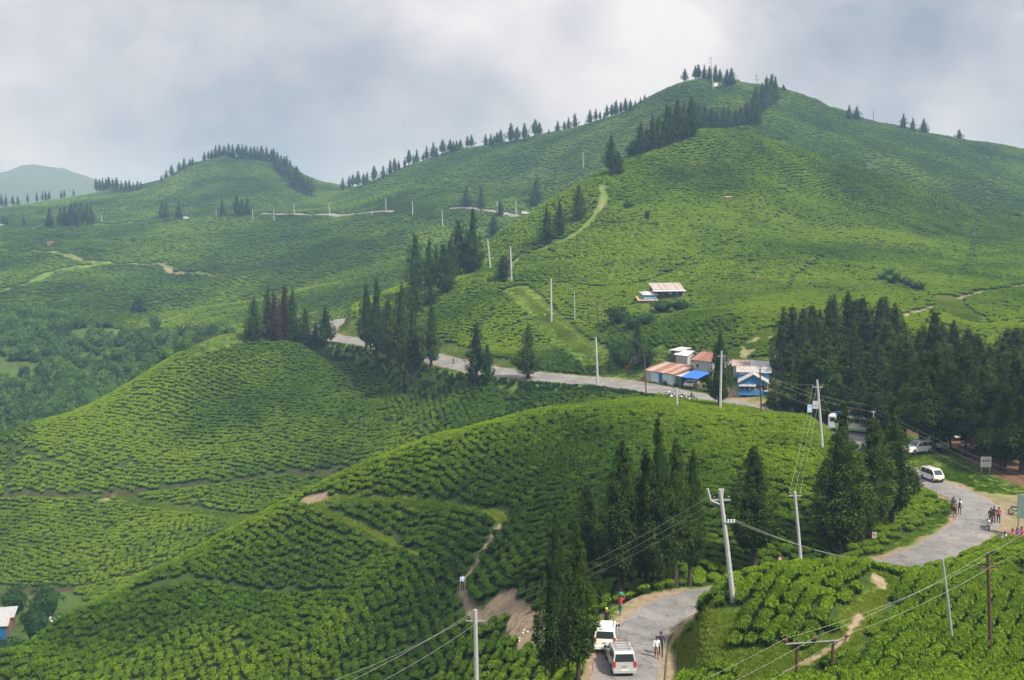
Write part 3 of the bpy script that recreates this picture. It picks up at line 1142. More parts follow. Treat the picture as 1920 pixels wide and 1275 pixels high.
# ------------------------------------------------------------------ conifers: ropey clumps of needles up a tapered trunk
def conifer(seed, nclump, nblade, blen, profile, m=LEAF_CON, bare=0.12, lump=1.0):
    """crown and trunk meshes of a 1 m tall, 1 m wide (at the widest) tree; scaled per tree"""
    r = random.Random(seed)
    L = Leaves()
    H0 = 14.0
    ph = [r.uniform(0, 6.28) for _ in range(6)]

    def rad(s, a):
        # s 0 base of crown .. 1 tip
        base = 1.12 * (min(1.0, (s + 0.05) / 0.27)) ** 0.75 * max(0.0, 1 - s) ** (profile * .9)
        return base * (1 + 0.10 * math.sin(a + ph[0] + 5 * s) + 0.09 * math.sin(2 * a + ph[1] - 9 * s) + 0.07 * math.sin(17 * s + ph[2]) * math.sin(a + ph[3]))
    W = 0.5 * 3.4
    rings = [(0, 0, H0 * (bare + (1 - bare) * s), max(0.02, W * 0.60 * rad(s, 0)), max(0.02, W * 0.60 * rad(s, 1.6))) for s in (0.03, .12, .3, .5, .7, .85, .94)]
    L.core(rings, 9, 0.0)
    for i in range(nclump):
        s = r.random() ** 1.2
        a = r.uniform(0, 2 * math.pi)
        R = W * rad(s, a)
        z = H0 * (bare + (1 - bare) * s)
        out = Vector((math.cos(a), math.sin(a), 0))
        c = out * R * 0.80 * r.uniform(.80, 1.10) + Vector((0, 0, z))
        cr = (0.22 + 0.38 * (1 - s)) * lump * r.uniform(.7, 1.3) * (0.25 + 0.75 * min(1, R / 0.9))
        cv = r.uniform(-0.12, 0.18)
        for k in range(nblade):
            d = (rdir(r) + out * 0.45).normalized()
            p = c + Vector((d.x * cr * .8, d.y * cr * .8, d.z * cr * 1.35)) * r.uniform(.45, 1.0)
            dd = (d * .7 + out * .3 + Vector((0, 0, r.uniform(-.9, .25))) + rdir(r) * .4).normalized()
            bl_ = blen * (1 - .6 * s)
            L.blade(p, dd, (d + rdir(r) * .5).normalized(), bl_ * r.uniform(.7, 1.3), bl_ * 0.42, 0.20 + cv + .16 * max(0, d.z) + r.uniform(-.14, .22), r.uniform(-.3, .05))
    for i in range(int(nclump * .3)):                      # leader and small tip sprays
        s = r.uniform(.84, 1.0)
        p = Vector((r.gauss(0, .06), r.gauss(0, .06), H0 * (bare + (1 - bare) * s)))
        d = (rdir(r) * .7 + Vector((0, 0, .8))).normalized()
        L.blade(p, d, rdir(r), blen * .7, blen * 0.18, 0.3 + r.uniform(-.1, .2))
    crown = L.mesh('crown', m)
    # trunk with a few dead limbs
    bm = bmesh.new()

    def tube(pts, rads, seg=8):
        prev = None
        for p, rr in zip(pts, rads):
            ring = [bm.verts.new((p[0] + rr * math.cos(2 * math.pi * a / seg), p[1] + rr * math.sin(2 * math.pi * a / seg), p[2])) for a in range(seg)]
            if prev:
                for a in range(seg):
                    bm.faces.new((prev[a], prev[(a + 1) % seg], ring[(a + 1) % seg], ring[a]))
            prev = ring
        bm.faces.new(prev)
    tube([(0, 0, -0.5), (0, 0, 0.15), (0.02, 0, 1.2), (0, 0.02, H0 * .5), (0, 0, H0 * .93)], [.34, .27, .21, .13, .02])
    for k in range(7):
        a = r.uniform(0, 6.28)
        z = H0 * r.uniform(bare * .6, .5)
        l_ = r.uniform(.5, 1.1)
        tube([(0, 0, z), (math.cos(a) * l_ * .5, math.sin(a) * l_ * .5, z + .1), (math.cos(a) * l_, math.sin(a) * l_, z + .05)], [.05, .035, .012], 5)
    tm = bpy.data.meshes.new('trunk')
    bm.to_mesh(tm)
    bm.free()
    tm.materials.append(BARK)
    return crown, tm


NEAR = [conifer(1, 230, 52, .27, .92, bare=.17), conifer(2, 230, 52, .27, .80, bare=.20), conifer(3, 240, 52, .27, 1.0, bare=.13), conifer(4, 210, 52, .28, .85, bare=.24)]
MID = [conifer(11, 120, 26, .44, 1.0, bare=.13), conifer(12, 120, 26, .44, .85, bare=.16), conifer(13, 120, 26, .44, 1.1, bare=.12), conifer(14, 110, 26, .44, .8, bare=.19)]
BROWN = conifer(15, 120, 26, .44, .8, m=LEAF_BRO)
FAR = [conifer(21, 44, 14, .62, 1.05, bare=.12, lump=.85), conifer(22, 44, 14, .62, .9, bare=.2, lump=.85), conifer(23, 40, 14, .62, 1.15, bare=.06, lump=.85), conifer(24, 34, 14, .62, .9, bare=.2, lump=.9)]


ONES = ('', 'first', 'second', 'third', 'fourth', 'fifth', 'sixth', 'seventh', 'eighth', 'ninth', 'tenth', 'eleventh', 'twelfth', 'thirteenth', 'fourteenth', 'fifteenth', 'sixteenth', 'seventeenth', 'eighteenth', 'nineteenth')
TENS = {2: ('twentieth', 'twenty'), 3: ('thirtieth', 'thirty'), 4: ('fortieth', 'forty'), 5: ('fiftieth', 'fifty')}


def nth(i):
    """i counted from 1"""
    if i < 20:
        return ONES[i]
    a, b = divmod(i, 10)
    return TENS[a][0] if b == 0 else TENS[a][1] + '-' + ONES[b]


def plant(p, h, wid, kind, label, group=None, tint=None, name='conifer_tree', cat='conifer', rz=None, lean=(0, 0), size='M'):
    e_ = bpy.data.objects.new(name, None)
    e_.empty_display_size = 1.0
    COL.objects.link(e_)
    e_.location = p
    e_.rotation_euler = (lean[0], lean[1], RND.uniform(0, 6.28) if rz is None else rz)
    k_ = {'N': 1.36, 'M': 1.42, 'F': 1.55}.get(size, 1.12) * wid / 3.4
    e_.scale = (k_, k_, h / 14.0)
    tag(e_, label, cat, group)
    tv = RND.uniform(-.06, .16) if tint is None else tint
    for nm, me in zip(('crown', 'trunk'), kind):
        o = bpy.data.objects.new(nm, me)
        COL.objects.link(o)
        o.parent = e_
        o['tint'] = tv
    return e_


def tree(px, yt, yb, wpx, kinds, label, group=None, Y=None, near=0.0, tint=None, kind=None, lean=None):
    p = ground_at(px, Y) if Y else hit(px, yb, near)
    h = (sight(px, yt)[1] * p.y - p.z)
    if h < 2.0:
        h = max((yb - yt) / F * p.y, 3.0)
    k = kind or RND.choice(kinds)
    return plant(p, h, wpx / F * p.y, k, label, group, tint, lean=lean or (RND.uniform(-.02, .02), RND.uniform(-.02, .02)), size='N' if k in NEAR else 'F' if k in FAR else 'M')


# the trees along the near road
tree(1036, 958, 1300, 56, NEAR, 'tall dark conifer at the bottom edge left of the parked cars', kind=NEAR[0])
tree(1084, 985, 1292, 58, NEAR, 'bushy conifer just behind the two parked cars', kind=NEAR[1])
tree(1103, 908, 1085, 62, NEAR, 'shorter conifer rising behind the pair by the parked cars', kind=NEAR[3])
tree(1163, 826, 1122, 76, NEAR, 'tall conifer with long bare trunk behind the woman in green trousers', kind=NEAR[1])
tree(1212, 838, 1108, 62, NEAR, 'slim conifer at the left of the tight roadside group', kind=NEAR[0])
tree(1238, 786, 1104, 66, NEAR, 'tallest conifer of the tight roadside group above the lower bend', kind=NEAR[2])
tree(1266, 820, 1100, 56, NEAR, 'third conifer of the tight roadside group above the lower bend', kind=NEAR[3])
tree(1293, 842, 1098, 46, NEAR, 'rightmost conifer of the tight roadside group above the lower bend', kind=NEAR[1])
tree(1413, 836, 1076, 82, NEAR, 'lone conifer with twin trunk behind the leaning concrete pole', kind=NEAR[3])
tree(1572, 755, 1056, 92, NEAR, 'broad tall conifer in front of the bus', kind=NEAR[2], Y=98)
tree(1612, 862, 1056, 56, NEAR, 'narrow conifer between the two big ones in front of the bus', kind=NEAR[1], Y=100)
tree(1632, 782, 1050, 74, NEAR, 'conifer with a poster on its trunk beside the hairpin bend', kind=NEAR[3], Y=101)
tree(1670, 746, 1016, 70, NEAR, 'tall conifer nearest the motorcycle on the hairpin bend', kind=NEAR[0], Y=106)
tree(1348, 618, 768, 38, NEAR, 'single dark conifer standing at the roadside between the two shop clusters', kind=NEAR[0])

# the turn-out on the far spur
SP = 'conifers on the grassy spur at the far road bend'
for q in ((476, 557, 644, 32, 'leftmost conifer on the grassy spur beside the parked cars'), (503, 534, 636, 26, 'tall conifer just right of the parked cars on the spur'),
          (551, 540, 645, 25, 'slim tall conifer right of the two browned ones on the spur'), (573, 575, 650, 24, 'medium conifer on the spur left of the smallest one'),
          (592, 603, 650, 14, 'smallest conifer on the spur'), (611, 574, 652, 30, 'rightmost conifer on the spur beside the road bend')):
    tree(*q[:4], MID, q[4], SP)
tree(516, 548, 643, 27, MID, 'browned conifer on the spur, the lower of the two', SP, kind=BROWN)
tree(534, 533, 641, 27, MID, 'reddish brown conifer on the spur, the taller of the two', SP, kind=BROWN)
for q in ((687, 527, 657, 28, 'leftmost conifer of the dense clump over the road'), (706, 520, 668, 36, 'second conifer from the left in the dense clump over the road'),
          (728, 558, 680, 38, 'shorter conifer in the middle of the dense clump over the road'), (752, 530, 686, 46, 'wide tall conifer in the dense clump over the road'),
          (776, 560, 697, 38, 'lowest-standing conifer in front of the dense clump over the road'), (808, 567, 688, 30, 'slender conifer just right of the dense clump over the road'),
          (893, 603, 721, 34, 'conifer by the road, the taller of a close pair'), (915, 642, 722, 20, 'small slim conifer, the lesser of a close pair by the road'),
          (990, 606, 712, 36, 'lone conifer standing on the verge in front of the grassy strip'), (1195, 600, 668, 24, 'slim dark conifer among shrubs behind the rusty roofed shops')):
    tree(*q[:4], MID, q[4], 'conifers along the middle stretch of road' if q[0] < 1000 else None)
for i, q in enumerate(sorted(((780, 437, 560, 34), (775, 506, 592, 25), (806, 446, 545, 27), (808, 522, 575, 22), (833, 453, 555, 34), (845, 446, 532, 27), (817, 459, 530, 17), (862, 411, 520, 34), (885, 388, 516, 34), (879, 440, 516, 28)))):
    tree(*q, MID, nth(i + 1) + ' dark conifer from the left in the row climbing the spur', 'conifers climbing the spur')
tree(944, 476, 528, 27, MID, 'single conifer between the two concrete poles above the grassy strip')
tree(1025, 388, 460, 23, MID, 'lowest of the three conifers beside the ridge path')
tree(1050, 374, 446, 20, MID, 'middle of the three conifers beside the ridge path')
tree(1085, 343, 418, 23, MID, 'topmost of the three conifers beside the ridge path')
tree(1145, 253, 330, 23, MID, 'slim conifer at the foot of the hill crest grove, the taller of two')
tree(1160, 283, 330, 18, MID, 'lower conifer at the foot of the hill crest grove, beside a taller one')

# grove along the crest of the large hill
for i, q in enumerate(((1187, 262, 322, 24), (1200, 228, 318, 20), (1212, 240, 315, 22), (1222, 215, 312, 20), (1235, 218, 305, 22), (1248, 196, 298, 22), (1257, 198, 290, 20), (1268, 183, 284, 22),
          (1282, 190, 278, 22), (1295, 178, 260, 28))):
    tree(*q, MID, nth(i + 1) + ' dark conifer from the left in the grove on the large hill crest', 'grove on the crest of the large hill', Y=424 + (q[0] - 1187) * .13)
for i, q in enumerate(((1309, 192, 255, 20), (1321, 196, 252, 18), (1333, 200, 250, 17), (1343, 206, 248, 15), (1356, 200, 244, 16), (1366, 198, 241, 14), (1379, 204, 240, 15),
          (1389, 198, 237, 16), (1400, 190, 235, 16), (1410, 184, 233, 18), (1415, 161, 228, 17), (1421, 186, 238, 14), (1428, 155, 216, 18), (1437, 142, 206, 18), (1446, 138, 201, 18), (1453, 142, 196, 14))):
    tree(*q, MID, nth(i + 1) + ' hazy conifer from the left in the belt running up to the peak', 'belt of conifers up to the peak', near=500)
tree(1469, 157, 173, 10, FAR, 'tiny lone conifer on the skyline right of the peak belt', near=500)
for i, q in enumerate(((1284, 128, 149, 11), (1303, 122, 147, 9), (1309, 120, 148, 14), (1320, 120, 150, 12), (1330, 123, 153, 11), (1341, 120, 156, 13), (1350, 128, 158, 10), (1362, 128, 164, 12), (1371, 127, 165, 17))):
    tree(*q, FAR, nth(i + 1) + ' conifer from the left on the summit around the white hut', 'conifers on the summit', near=560)
for q, s_ in zip(((1591, 195, 225, 13), (1606, 198, 226, 17), (1693, 211, 243, 14), (1711, 219, 246, 11), (1732, 220, 250, 16), (1798, 242, 262, 13)),
                 ('slim conifer, left of a pair on the right skyline', 'wider conifer, right of a pair on the right skyline', 'first of three conifers on the right skyline', 'sparse middle one of three conifers on the right skyline',
                  'last of three conifers on the right skyline', 'lone short conifer at the far right of the skyline')):
    tree(*q, FAR, s_, near=560)

# skyline row of the long ridge
LONG = '643,332,357 655,328,354 662,326,352 671,320,351 682,325,350 688,322,347 702,309,343 719,309,335 732,298,329 740,296,326 748,299,319 759,295,313 767,279,310 776,288,306 781,278,304 793,288,302 800,272,299 812,265,296 818,275,297 830,260,291 844,260,288 850,262,287 856,262,286 863,261,283 877,254,278 884,252,276 911,250,275 920,249,275 926,252,274 932,246,274 938,242,274 958,230,270 970,236,269 984,230,265 991,250,262 1003,222,258 1011,229,256 1029,241,254 1045,225,249 1058,227,246 1066,218,243 1078,211,240 1097,230,234 1106,203,230 1117,203,226 1125,208,224 1133,210,222 1138,196,220 1147,194,218 1155,187,217 1164,190,215 1173,183,213 1182,185,211 1191,187,205 1201,181,196 1209,177,188'
CREST = '383,283,299 391,282,298 397,279,298 405,271,298 412,270,298 421,272,297 429,268,298 437,269,298 447,268,298 455,269,299 461,272,300 470,274,301 477,273,301 483,274,302 491,273,303 500,274,304 509,279,305 514,277,308 520,283,315 527,290,325 533,292,330 538,290,336 545,300,345 552,312,352 556,310,355 563,322,360 570,328,363 577,330,366 584,335,368'
LEFTR = '303,328,342 312,318,337 322,308,333 336,303,324 345,295,318 356,297,313 361,294,311'
LEFTS = '181,332,352 187,334,352 193,331,353 199,333,354 204,330,355 212,334,357 219,332,358 228,337,360 236,337,360 243,337,360 250,340,360 258,338,360 264,340,358'
FARL = '3,363,383 11,363,384 24,366,384 34,366,383 52,362,375 69,359,372 80,358,371 86,355,372 92,357,371 115,355,369 121,355,369 138,354,363'
MIDL = '7,403,425 14,405,425 45,403,425 93,388,428 113,388,424 122,385,425 135,380,425 143,378,426 155,378,424 165,380,424 171,384,424'
FACE = '304,376,412 312,378,415 336,374,412 417,371,408 445,362,405 453,370,408 464,370,405'


def skyline(s, k, near, label, group):
    for i_, (px, yt, yb) in enumerate(sorted(tuple(map(float, q.split(','))) for q in s.split())):
        u = sight(px, yb)[0]
        ys = _YS[(_YS > near) & (_YS < 1100)]
        tt = height(u * ys, ys) / ys
        i = int(np.argmax(tt))
        ty = sight(px, yb)[1]
        ok = np.nonzero(tt >= ty)[0]
        Y = ys[ok[0]] if len(ok) else ys[i]
        tree(px, yt, yb, (yb - yt) * RND.uniform(.34, .48), FAR, nth(i_ + 1) + label, group, Y=float(Y))


skyline(LONG, FAR, 640, ' small dark conifer from the left in the skyline row on the long ridge', 'skyline conifers on the long ridge')
skyline(CREST, FAR, 780, ' conifer from the left in the dense row over the rounded left hill', 'conifers over the rounded left hill')
skyline(LEFTR, FAR, 780, ' conifer from the left on the left shoulder of the rounded hill', 'conifers on the left shoulder of the rounded hill')
skyline(LEFTS, FAR, 780, ' conifer from the left in the short row beside the rounded hill', 'short row left of the rounded hill')
skyline(FARL, FAR, 780, ' faint tiny conifer from the left below the misty mountain', 'faint conifers at the far left')
skyline(MIDL, FAR, 600, ' bluish conifer from the left above the left valley track', 'conifers above the left valley track')
skyline(FACE, FAR, 600, ' bluish conifer from the left standing just over the distant road', 'single conifers beside the distant road')
for q, s_ in (((875, 346, 390, 17), 'left of two bluish conifers over the distant road'), ((902, 348, 396, 15), 'right of two bluish conifers over the distant road'),
              ((938, 376, 408, 13), 'short conifer just under the distant road'), ((925, 404, 446, 20), 'rounded dark conifer right of the row on the spur'),
              ((1006, 333, 382, 20), 'bluish conifer beside the big hill edge, taller of two'), ((1000, 362, 390, 14), 'bluish conifer beside the big hill edge, lesser of two'),
              ((264, 556, 587, 20), 'dark conifer on the valley slope, right of a pair'), ((254, 556, 586, 16), 'dark conifer on the valley slope, left of a pair')):
    tree(*q, MID, s_, near=400)

# the plantation on the right
BACK = [(1467, 575), (1485, 570), (1503, 572), (1521, 568), (1536, 580), (1551, 555), (1562, 552), (1588, 545), (1604, 560), (1616, 553), (1648, 556), (1659, 556), (1676, 568), (1690, 600), (1722, 618), (1765, 604), (1786, 600), (1812, 615), (1830, 622), (1885, 612), (1902, 610), (1918, 615)]
for i, (px, yt) in enumerate(sorted(BACK)):
    tree(px, yt, 0, RND.uniform(40, 52), MID, nth(i + 1) + ' conifer from the left in the back rows of the dense plantation', 'back rows of the plantation', Y=RND.uniform(196, 208) - max(0, px - 1600) * .06, tint=RND.uniform(-.02, .12))
MIDR = [(1478, 640), (1510, 640), (1545, 622), (1580, 640), (1597, 600), (1625, 660), (1655, 598), (1642, 640), (1682, 632), (1705, 650), (1745, 577), (1770, 650), (1800, 660), (1825, 690), (1850, 645), (1872, 640), (1912, 660)]
for i, (px, yt) in enumerate(sorted(MIDR)):
    tree(px, yt, 0, RND.uniform(48, 64), MID, nth(i + 1) + ' conifer from the left in the middle rows of the dense plantation', 'middle rows of the plantation', Y=RND.uniform(166, 180) - max(0, px - 1600) * .05, tint=RND.uniform(-.02, .14))
FRON = [(1500, 690, 184), (1525, 650, 180), (1560, 700, 173), (1600, 690, 166), (1640, 720, 159), (1693, 640, 152), (1728, 660, 142), (1749, 640, 141), (1776, 690, 145), (1806, 640, 139.5), (1836, 690, 139), (1843, 660, 143), (1880, 720, 132), (1895, 655, 138), (1916, 690, 130), (1935, 640, 134)]
for i, (px, yt, Y) in enumerate(sorted(FRON)):
    tree(px, yt, 0, RND.uniform(58, 78), NEAR, nth(i + 1) + ' bare-trunked conifer from the left in the front row of the plantation', 'front row of the plantation', Y=Y, tint=RND.uniform(-.05, .1))


# ------------------------------------------------------------------ broad-leaved shrubs and trees
def broadleaf(seed, nc_, nb, bl, tall=1.0):
    r = random.Random(seed)
    L = Leaves()
    cl_ = []
    for i in range(nc_):
        d = rdir(r)
        c = Vector((d.x * .62, d.y * .62, 0.95 + d.z * .55 * tall)) * r.uniform(.75, 1.05)
        c.z = max(c.z, .25)
        cl_.append(c)
    L.core([(0, 0, .25, .35, .35), (0, 0, .6, .62, .58), (0, 0, 1.0, .62, .62), (0, 0, 1.35, .35, .4)], 7, 0.0)
    for c in cl_:
        cr = r.uniform(.2, .36)
        cv = r.uniform(-.12, .16)
        for k in range(nb):
            d = rdir(r)
            d.z = abs(d.z) * .8 + d.z * .2
            p = c + d * cr * r.uniform(.6, 1)
            L.blade(p, (d + rdir(r) * .7).normalized(), (d + rdir(r) * .4).normalized(), bl * r.uniform(.7, 1.3), bl * .55, .28 + cv + r.uniform(-.15, .2), -.15)
    crown = L.mesh('crown', LEAF_BRD)
    bm = bmesh.new()
    for k in range(4):
        a = r.uniform(0, 6.28)
        ex, ey = math.cos(a) * .35 * (k > 0), math.sin(a) * .35 * (k > 0)
        prev = None
        for (x, y, z, rr) in ((0, 0, -.2, .07), (ex * .4, ey * .4, .45, .05), (ex, ey, 1.1, .02)):
            ring = [bm.verts.new((x + rr * math.cos(1.047 * q), y + rr * math.sin(1.047 * q), z)) for q in range(6)]
            if prev:
                for q in range(6):
                    bm.faces.new((prev[q], prev[(q + 1) % 6], ring[(q + 1) % 6], ring[q]))
            prev = ring
    tm = bpy.data.meshes.new('trunk')
    bm.to_mesh(tm)
    bm.free()
    tm.materials.append(BARK)
    return crown, tm


BRD = [broadleaf(31, 30, 34, .16), broadleaf(32, 30, 34, .16, 1.2), broadleaf(33, 26, 34, .18, .8)]
BRD_F = [broadleaf(41, 14, 14, .30), broadleaf(42, 14, 14, .30, 1.25), broadleaf(43, 12, 14, .32, .8)]


def shrub(px, py, hpx, wpx, label, tint=0.0, name='broadleaf_shrub', cat='shrub', near=0.0, Y=None, group=None):
    p = ground_at(px, Y) if Y else hit(px, py, near)
    e_ = plant(p - Vector((0, 0, .1)), 14, 3.4, RND.choice(BRD), label, group, tint, name, cat)
    s_ = wpx / F * p.y / 1.6
    e_.scale = (s_, s_, hpx / F * p.y / 1.6)
    return e_


shrub(1166, 690, 48, 52, 'pale green bushy shrub left of the rusty roofed shops', .22)
shrub(1158, 612, 38, 46, 'dark leafy shrub on the slope above the shops', -.12)
shrub(1187, 620, 30, 36, 'round leafy bush up the slope behind the slim conifer', .1)
shrub(1213, 690, 40, 34, 'shrub pressed against the back of the shops', .12)
shrub(1212, 612, 26, 34, 'bright green bush below the hillside house', .25)
shrub(1275, 584, 22, 40, 'bush hiding the foot of the hillside house', .0)
shrub(1240, 586, 24, 40, 'leafy bush in front of the hillside house doorway', .1)
shrub(1308, 678, 20, 40, 'low bush just behind the rusty square roof', .05)
shrub(1178, 392, 14, 22, 'dark round bush by the ridge path', -.1)
shrub(1213, 415, 18, 10, 'thin dark bush right of the ridge path', -.15)
shrub(66, 1245, 78, 52, 'tall dense tree beside the blue walled farmhouse', .10, 'broadleaf_tree', 'tree', Y=170)
shrub(28, 1160, 50, 60, 'yellowish tree behind the blue walled farmhouse', .2, 'broadleaf_tree', 'tree', Y=192)
shrub(88, 1165, 62, 60, 'loose olive tree between the farmhouse and the small white roof', .18, 'broadleaf_tree', 'tree', Y=186)
shrub(112, 1200, 44, 44, 'pale shrub under the small white roof', .25, Y=166)
shrub(20, 1262, 50, 70, 'green thicket below the blue walled farmhouse', .12, Y=152)
shrub(-10, 1262, 60, 60, 'thicket at the left edge below the farmhouse', .05, Y=155)

# spiky long-leaved plants in the hollow of the big hill
def spiky(seed):
    r = random.Random(seed)
    L = Leaves()
    for i in range(70):
        a = r.uniform(0, 6.28)
        el = r.uniform(.3, 1.3)
        d = Vector((math.cos(a) * math.cos(el), math.sin(a) * math.cos(el), math.sin(el)))
        L.blade(Vector((d.x * .1, d.y * .1, 0)), d, Vector((0, 0, 1)), r.uniform(1.3, 2.4), .30, r.uniform(-.05, .35), -.3)
    return L.mesh('leaves', LEAF_BRD)


SPK = [spiky(51), spiky(52)]
for i, (px, py) in enumerate(sorted(((1655, 528), (1668, 520), (1680, 528), (1692, 534), (1703, 540), (1715, 545), (1725, 548), (1672, 535)))):
    p = hit(px, py)
    o = bpy.data.objects.new('spiky_plant', SPK[i % 2])
    COL.objects.link(o)
    o.location = p
    o.scale = (1.5, 1.5, 1.7)
    o['tint'] = RND.uniform(-.1, .1)
    tag(o, nth(i + 1) + ' dark spiky long-leaved plant from the left in the big hill hollow', 'plant', 'spiky plants in the hollow')

# ------------------------------------------------------------------ uncountable cover: valley woodland, verge weeds, grass
def sprinkle(P, nmax, y0=58, y1=1000):
    lo, hi = P.min(0), P.max(0)
    x = NPR.uniform(lo[0], hi[0], nmax)
    y = NPR.uniform(lo[1], hi[1], nmax)
    m = inside(x, y, P) & (y > y0) & (y < y1)
    x, y = x[m], y[m]
    z = height(x, y)
    m = seen(x, y, z + 3) & (np.abs(x / y) < .54)
    return x[m], y[m], z[m]


wx, wy, wz = sprinkle(A_VALLEY, 16000)
den = fbm(wx, wy, 40, 3)
m = (den > -0.30) & (NPR.random(wx.shape) < 0.42 + den)
wx, wy, wz = wx[m], wy[m], wz[m]
ws = NPR.uniform(1.0, 3.0, wx.shape)
scatter('valley_woodland', wx, wy, wz - .3, NPR.uniform(0, 6.28, wx.shape), np.stack([ws, ws, ws * NPR.uniform(.8, 1.3, wx.shape)], 1), NPR.normal(.34, .22, wx.shape), NPR.integers(0, 3, wx.shape), [b_[0] for b_ in BRD_F], 'mixed scrub and woodland filling the valley on the left', 'woodland')


def tuft(seed, n_, h, wdt, spread, m):
    r = random.Random(seed)
    L = Leaves()
    for i in range(n_):
        a = r.uniform(0, 6.28)
        q = r.random() ** .5 * spread
        d = Vector((r.gauss(0, .35), r.gauss(0, .35), 1)).normalized()
        L.blade(Vector((q * math.cos(a), q * math.sin(a), -.03)), d, rdir(r), h * r.uniform(.5, 1.2), wdt, r.uniform(.05, .65), r.uniform(-.3, .1))
    return L.mesh('grass_tuft', m)


GT = [tuft(61, 46, .34, .05, .42, LEAF_GRS), tuft(62, 46, .28, .06, .46, LEAF_GRS), tuft(63, 30, .5, .07, .4, LEAF_GRS)]
wd = Leaves()
WEED = []
for s_ in (71, 72, 73):
    r = random.Random(s_)
    wd = Leaves()
    for i in range(90):
        d = rdir(r)
        d.z = abs(d.z)
        wd.blade(Vector((d.x * .35, d.y * .35, d.z * .45 + .05)) * r.uniform(.5, 1.1), (d + rdir(r) * .6).normalized(), (d + rdir(r) * .5).normalized(), r.uniform(.2, .42), .2, r.uniform(0, .5), -.2)
    WEED.append(wd.mesh('weed', LEAF_BRD))

# weeds on the downhill verge of the middle road, and the grassy banks
seg = ROAD_C
nn = 26000
ii = NPR.integers(0, len(seg) - 1, nn)
ff = NPR.random(nn)
cx0 = seg[ii, 0] * (1 - ff) + seg[ii + 1, 0] * ff
cy0 = seg[ii, 1] * (1 - ff) + seg[ii + 1, 1] * ff
an = NPR.uniform(0, 6.28, nn)
rr = NPR.uniform(2.6, 12.5, nn)
x0, y0 = cx0 + np.cos(an) * rr, cy0 + np.sin(an) * rr
m = (y0 > 60) & (np.abs(x0 / y0) < .54)
x0, y0 = x0[m], y0[m]
dr, _, sdd = polydist(x0, y0, ROAD_C)
di, gr, fo, bk, ba_ = masks(x0, y0, dr, sdd)
z0 = height(x0, y0)
ok = (dr > road_hw(y0) + .5) & (ba_ > .5) & (di < .4) & (fo < .3) & seen(x0, y0, z0 + .8)
weedy = ok & (y0 > 190) & (sdd > 0) & (dr > 5.4) & (x0 / y0 * F + 960 > 470)
lush = ok & ~weedy
x1, y1, z1 = x0[weedy], y0[weedy], z0[weedy]
s1 = NPR.uniform(.6, 1.0, x1.shape) * np.clip((dr[weedy] - 3.0) / 3, .6, 1.7)
scatter('verge_weeds', x1, y1, z1, NPR.uniform(0, 6.28, x1.shape), np.stack([s1, s1, s1], 1), NPR.normal(.06, .1, x1.shape), NPR.integers(0, 3, x1.shape), WEED, 'rank leafy weeds on the slope just below the road', 'weeds')
x1, y1, z1 = x0[lush], y0[lush], z0[lush]
gk = [sprinkle(P, n_) for P, n_ in ((A_KNOLLG, 5000), (A_SPUR, 5000), (A_HAMLET, 2500), (A_HOUSE, 800))]
for P, w_, k, c in LINES:
    if 'g' in k and P[:, 1].mean() < 330:
        t_ = NPR.integers(0, len(P) - 1, 1500)
        f_ = NPR.random(1500)
        xx = P[t_, 0] * (1 - f_) + P[t_ + 1, 0] * f_ + NPR.normal(0, w_ * .6, 1500)
        yy = P[t_, 1] * (1 - f_) + P[t_ + 1, 1] * f_ + NPR.normal(0, w_ * .6, 1500)
        zz = height(xx, yy)
        q = seen(xx, yy, zz + .5) & (yy > 60)
        gk.append((xx[q], yy[q], zz[q]))
x1 = np.concatenate([x1] + [g[0] for g in gk])
y1 = np.concatenate([y1] + [g[1] for g in gk])
z1 = np.concatenate([z1] + [g[2] for g in gk])
di, gr, fo, bk, ba_ = masks(x1, y1)
dr, _, _ = polydist(x1, y1, ROAD_C)
q = (di < .15) & (ba_ > .3) & (dr > road_hw(y1) + .4)
x1, y1, z1 = x1[q], y1[q], z1[q]
s1 = NPR.uniform(.45, .95, x1.shape) * np.clip(y1 / 110, .8, 1.6)
scatter('verge_grass', x1, y1, z1, NPR.uniform(0, 6.28, x1.shape), np.stack([s1, s1, s1 * .65], 1), .20 + .6 * fbm(x1, y1, 8, 2) + NPR.normal(0, .08, x1.shape), NPR.integers(0, 3, x1.shape), GT, 'short grass on the road verges, paths and banks', 'grass')
print('TREES', sum(o.name.startswith('conifer_tree') for o in bpy.data.objects), 'wood', len(wx), 'grass', len(x1))
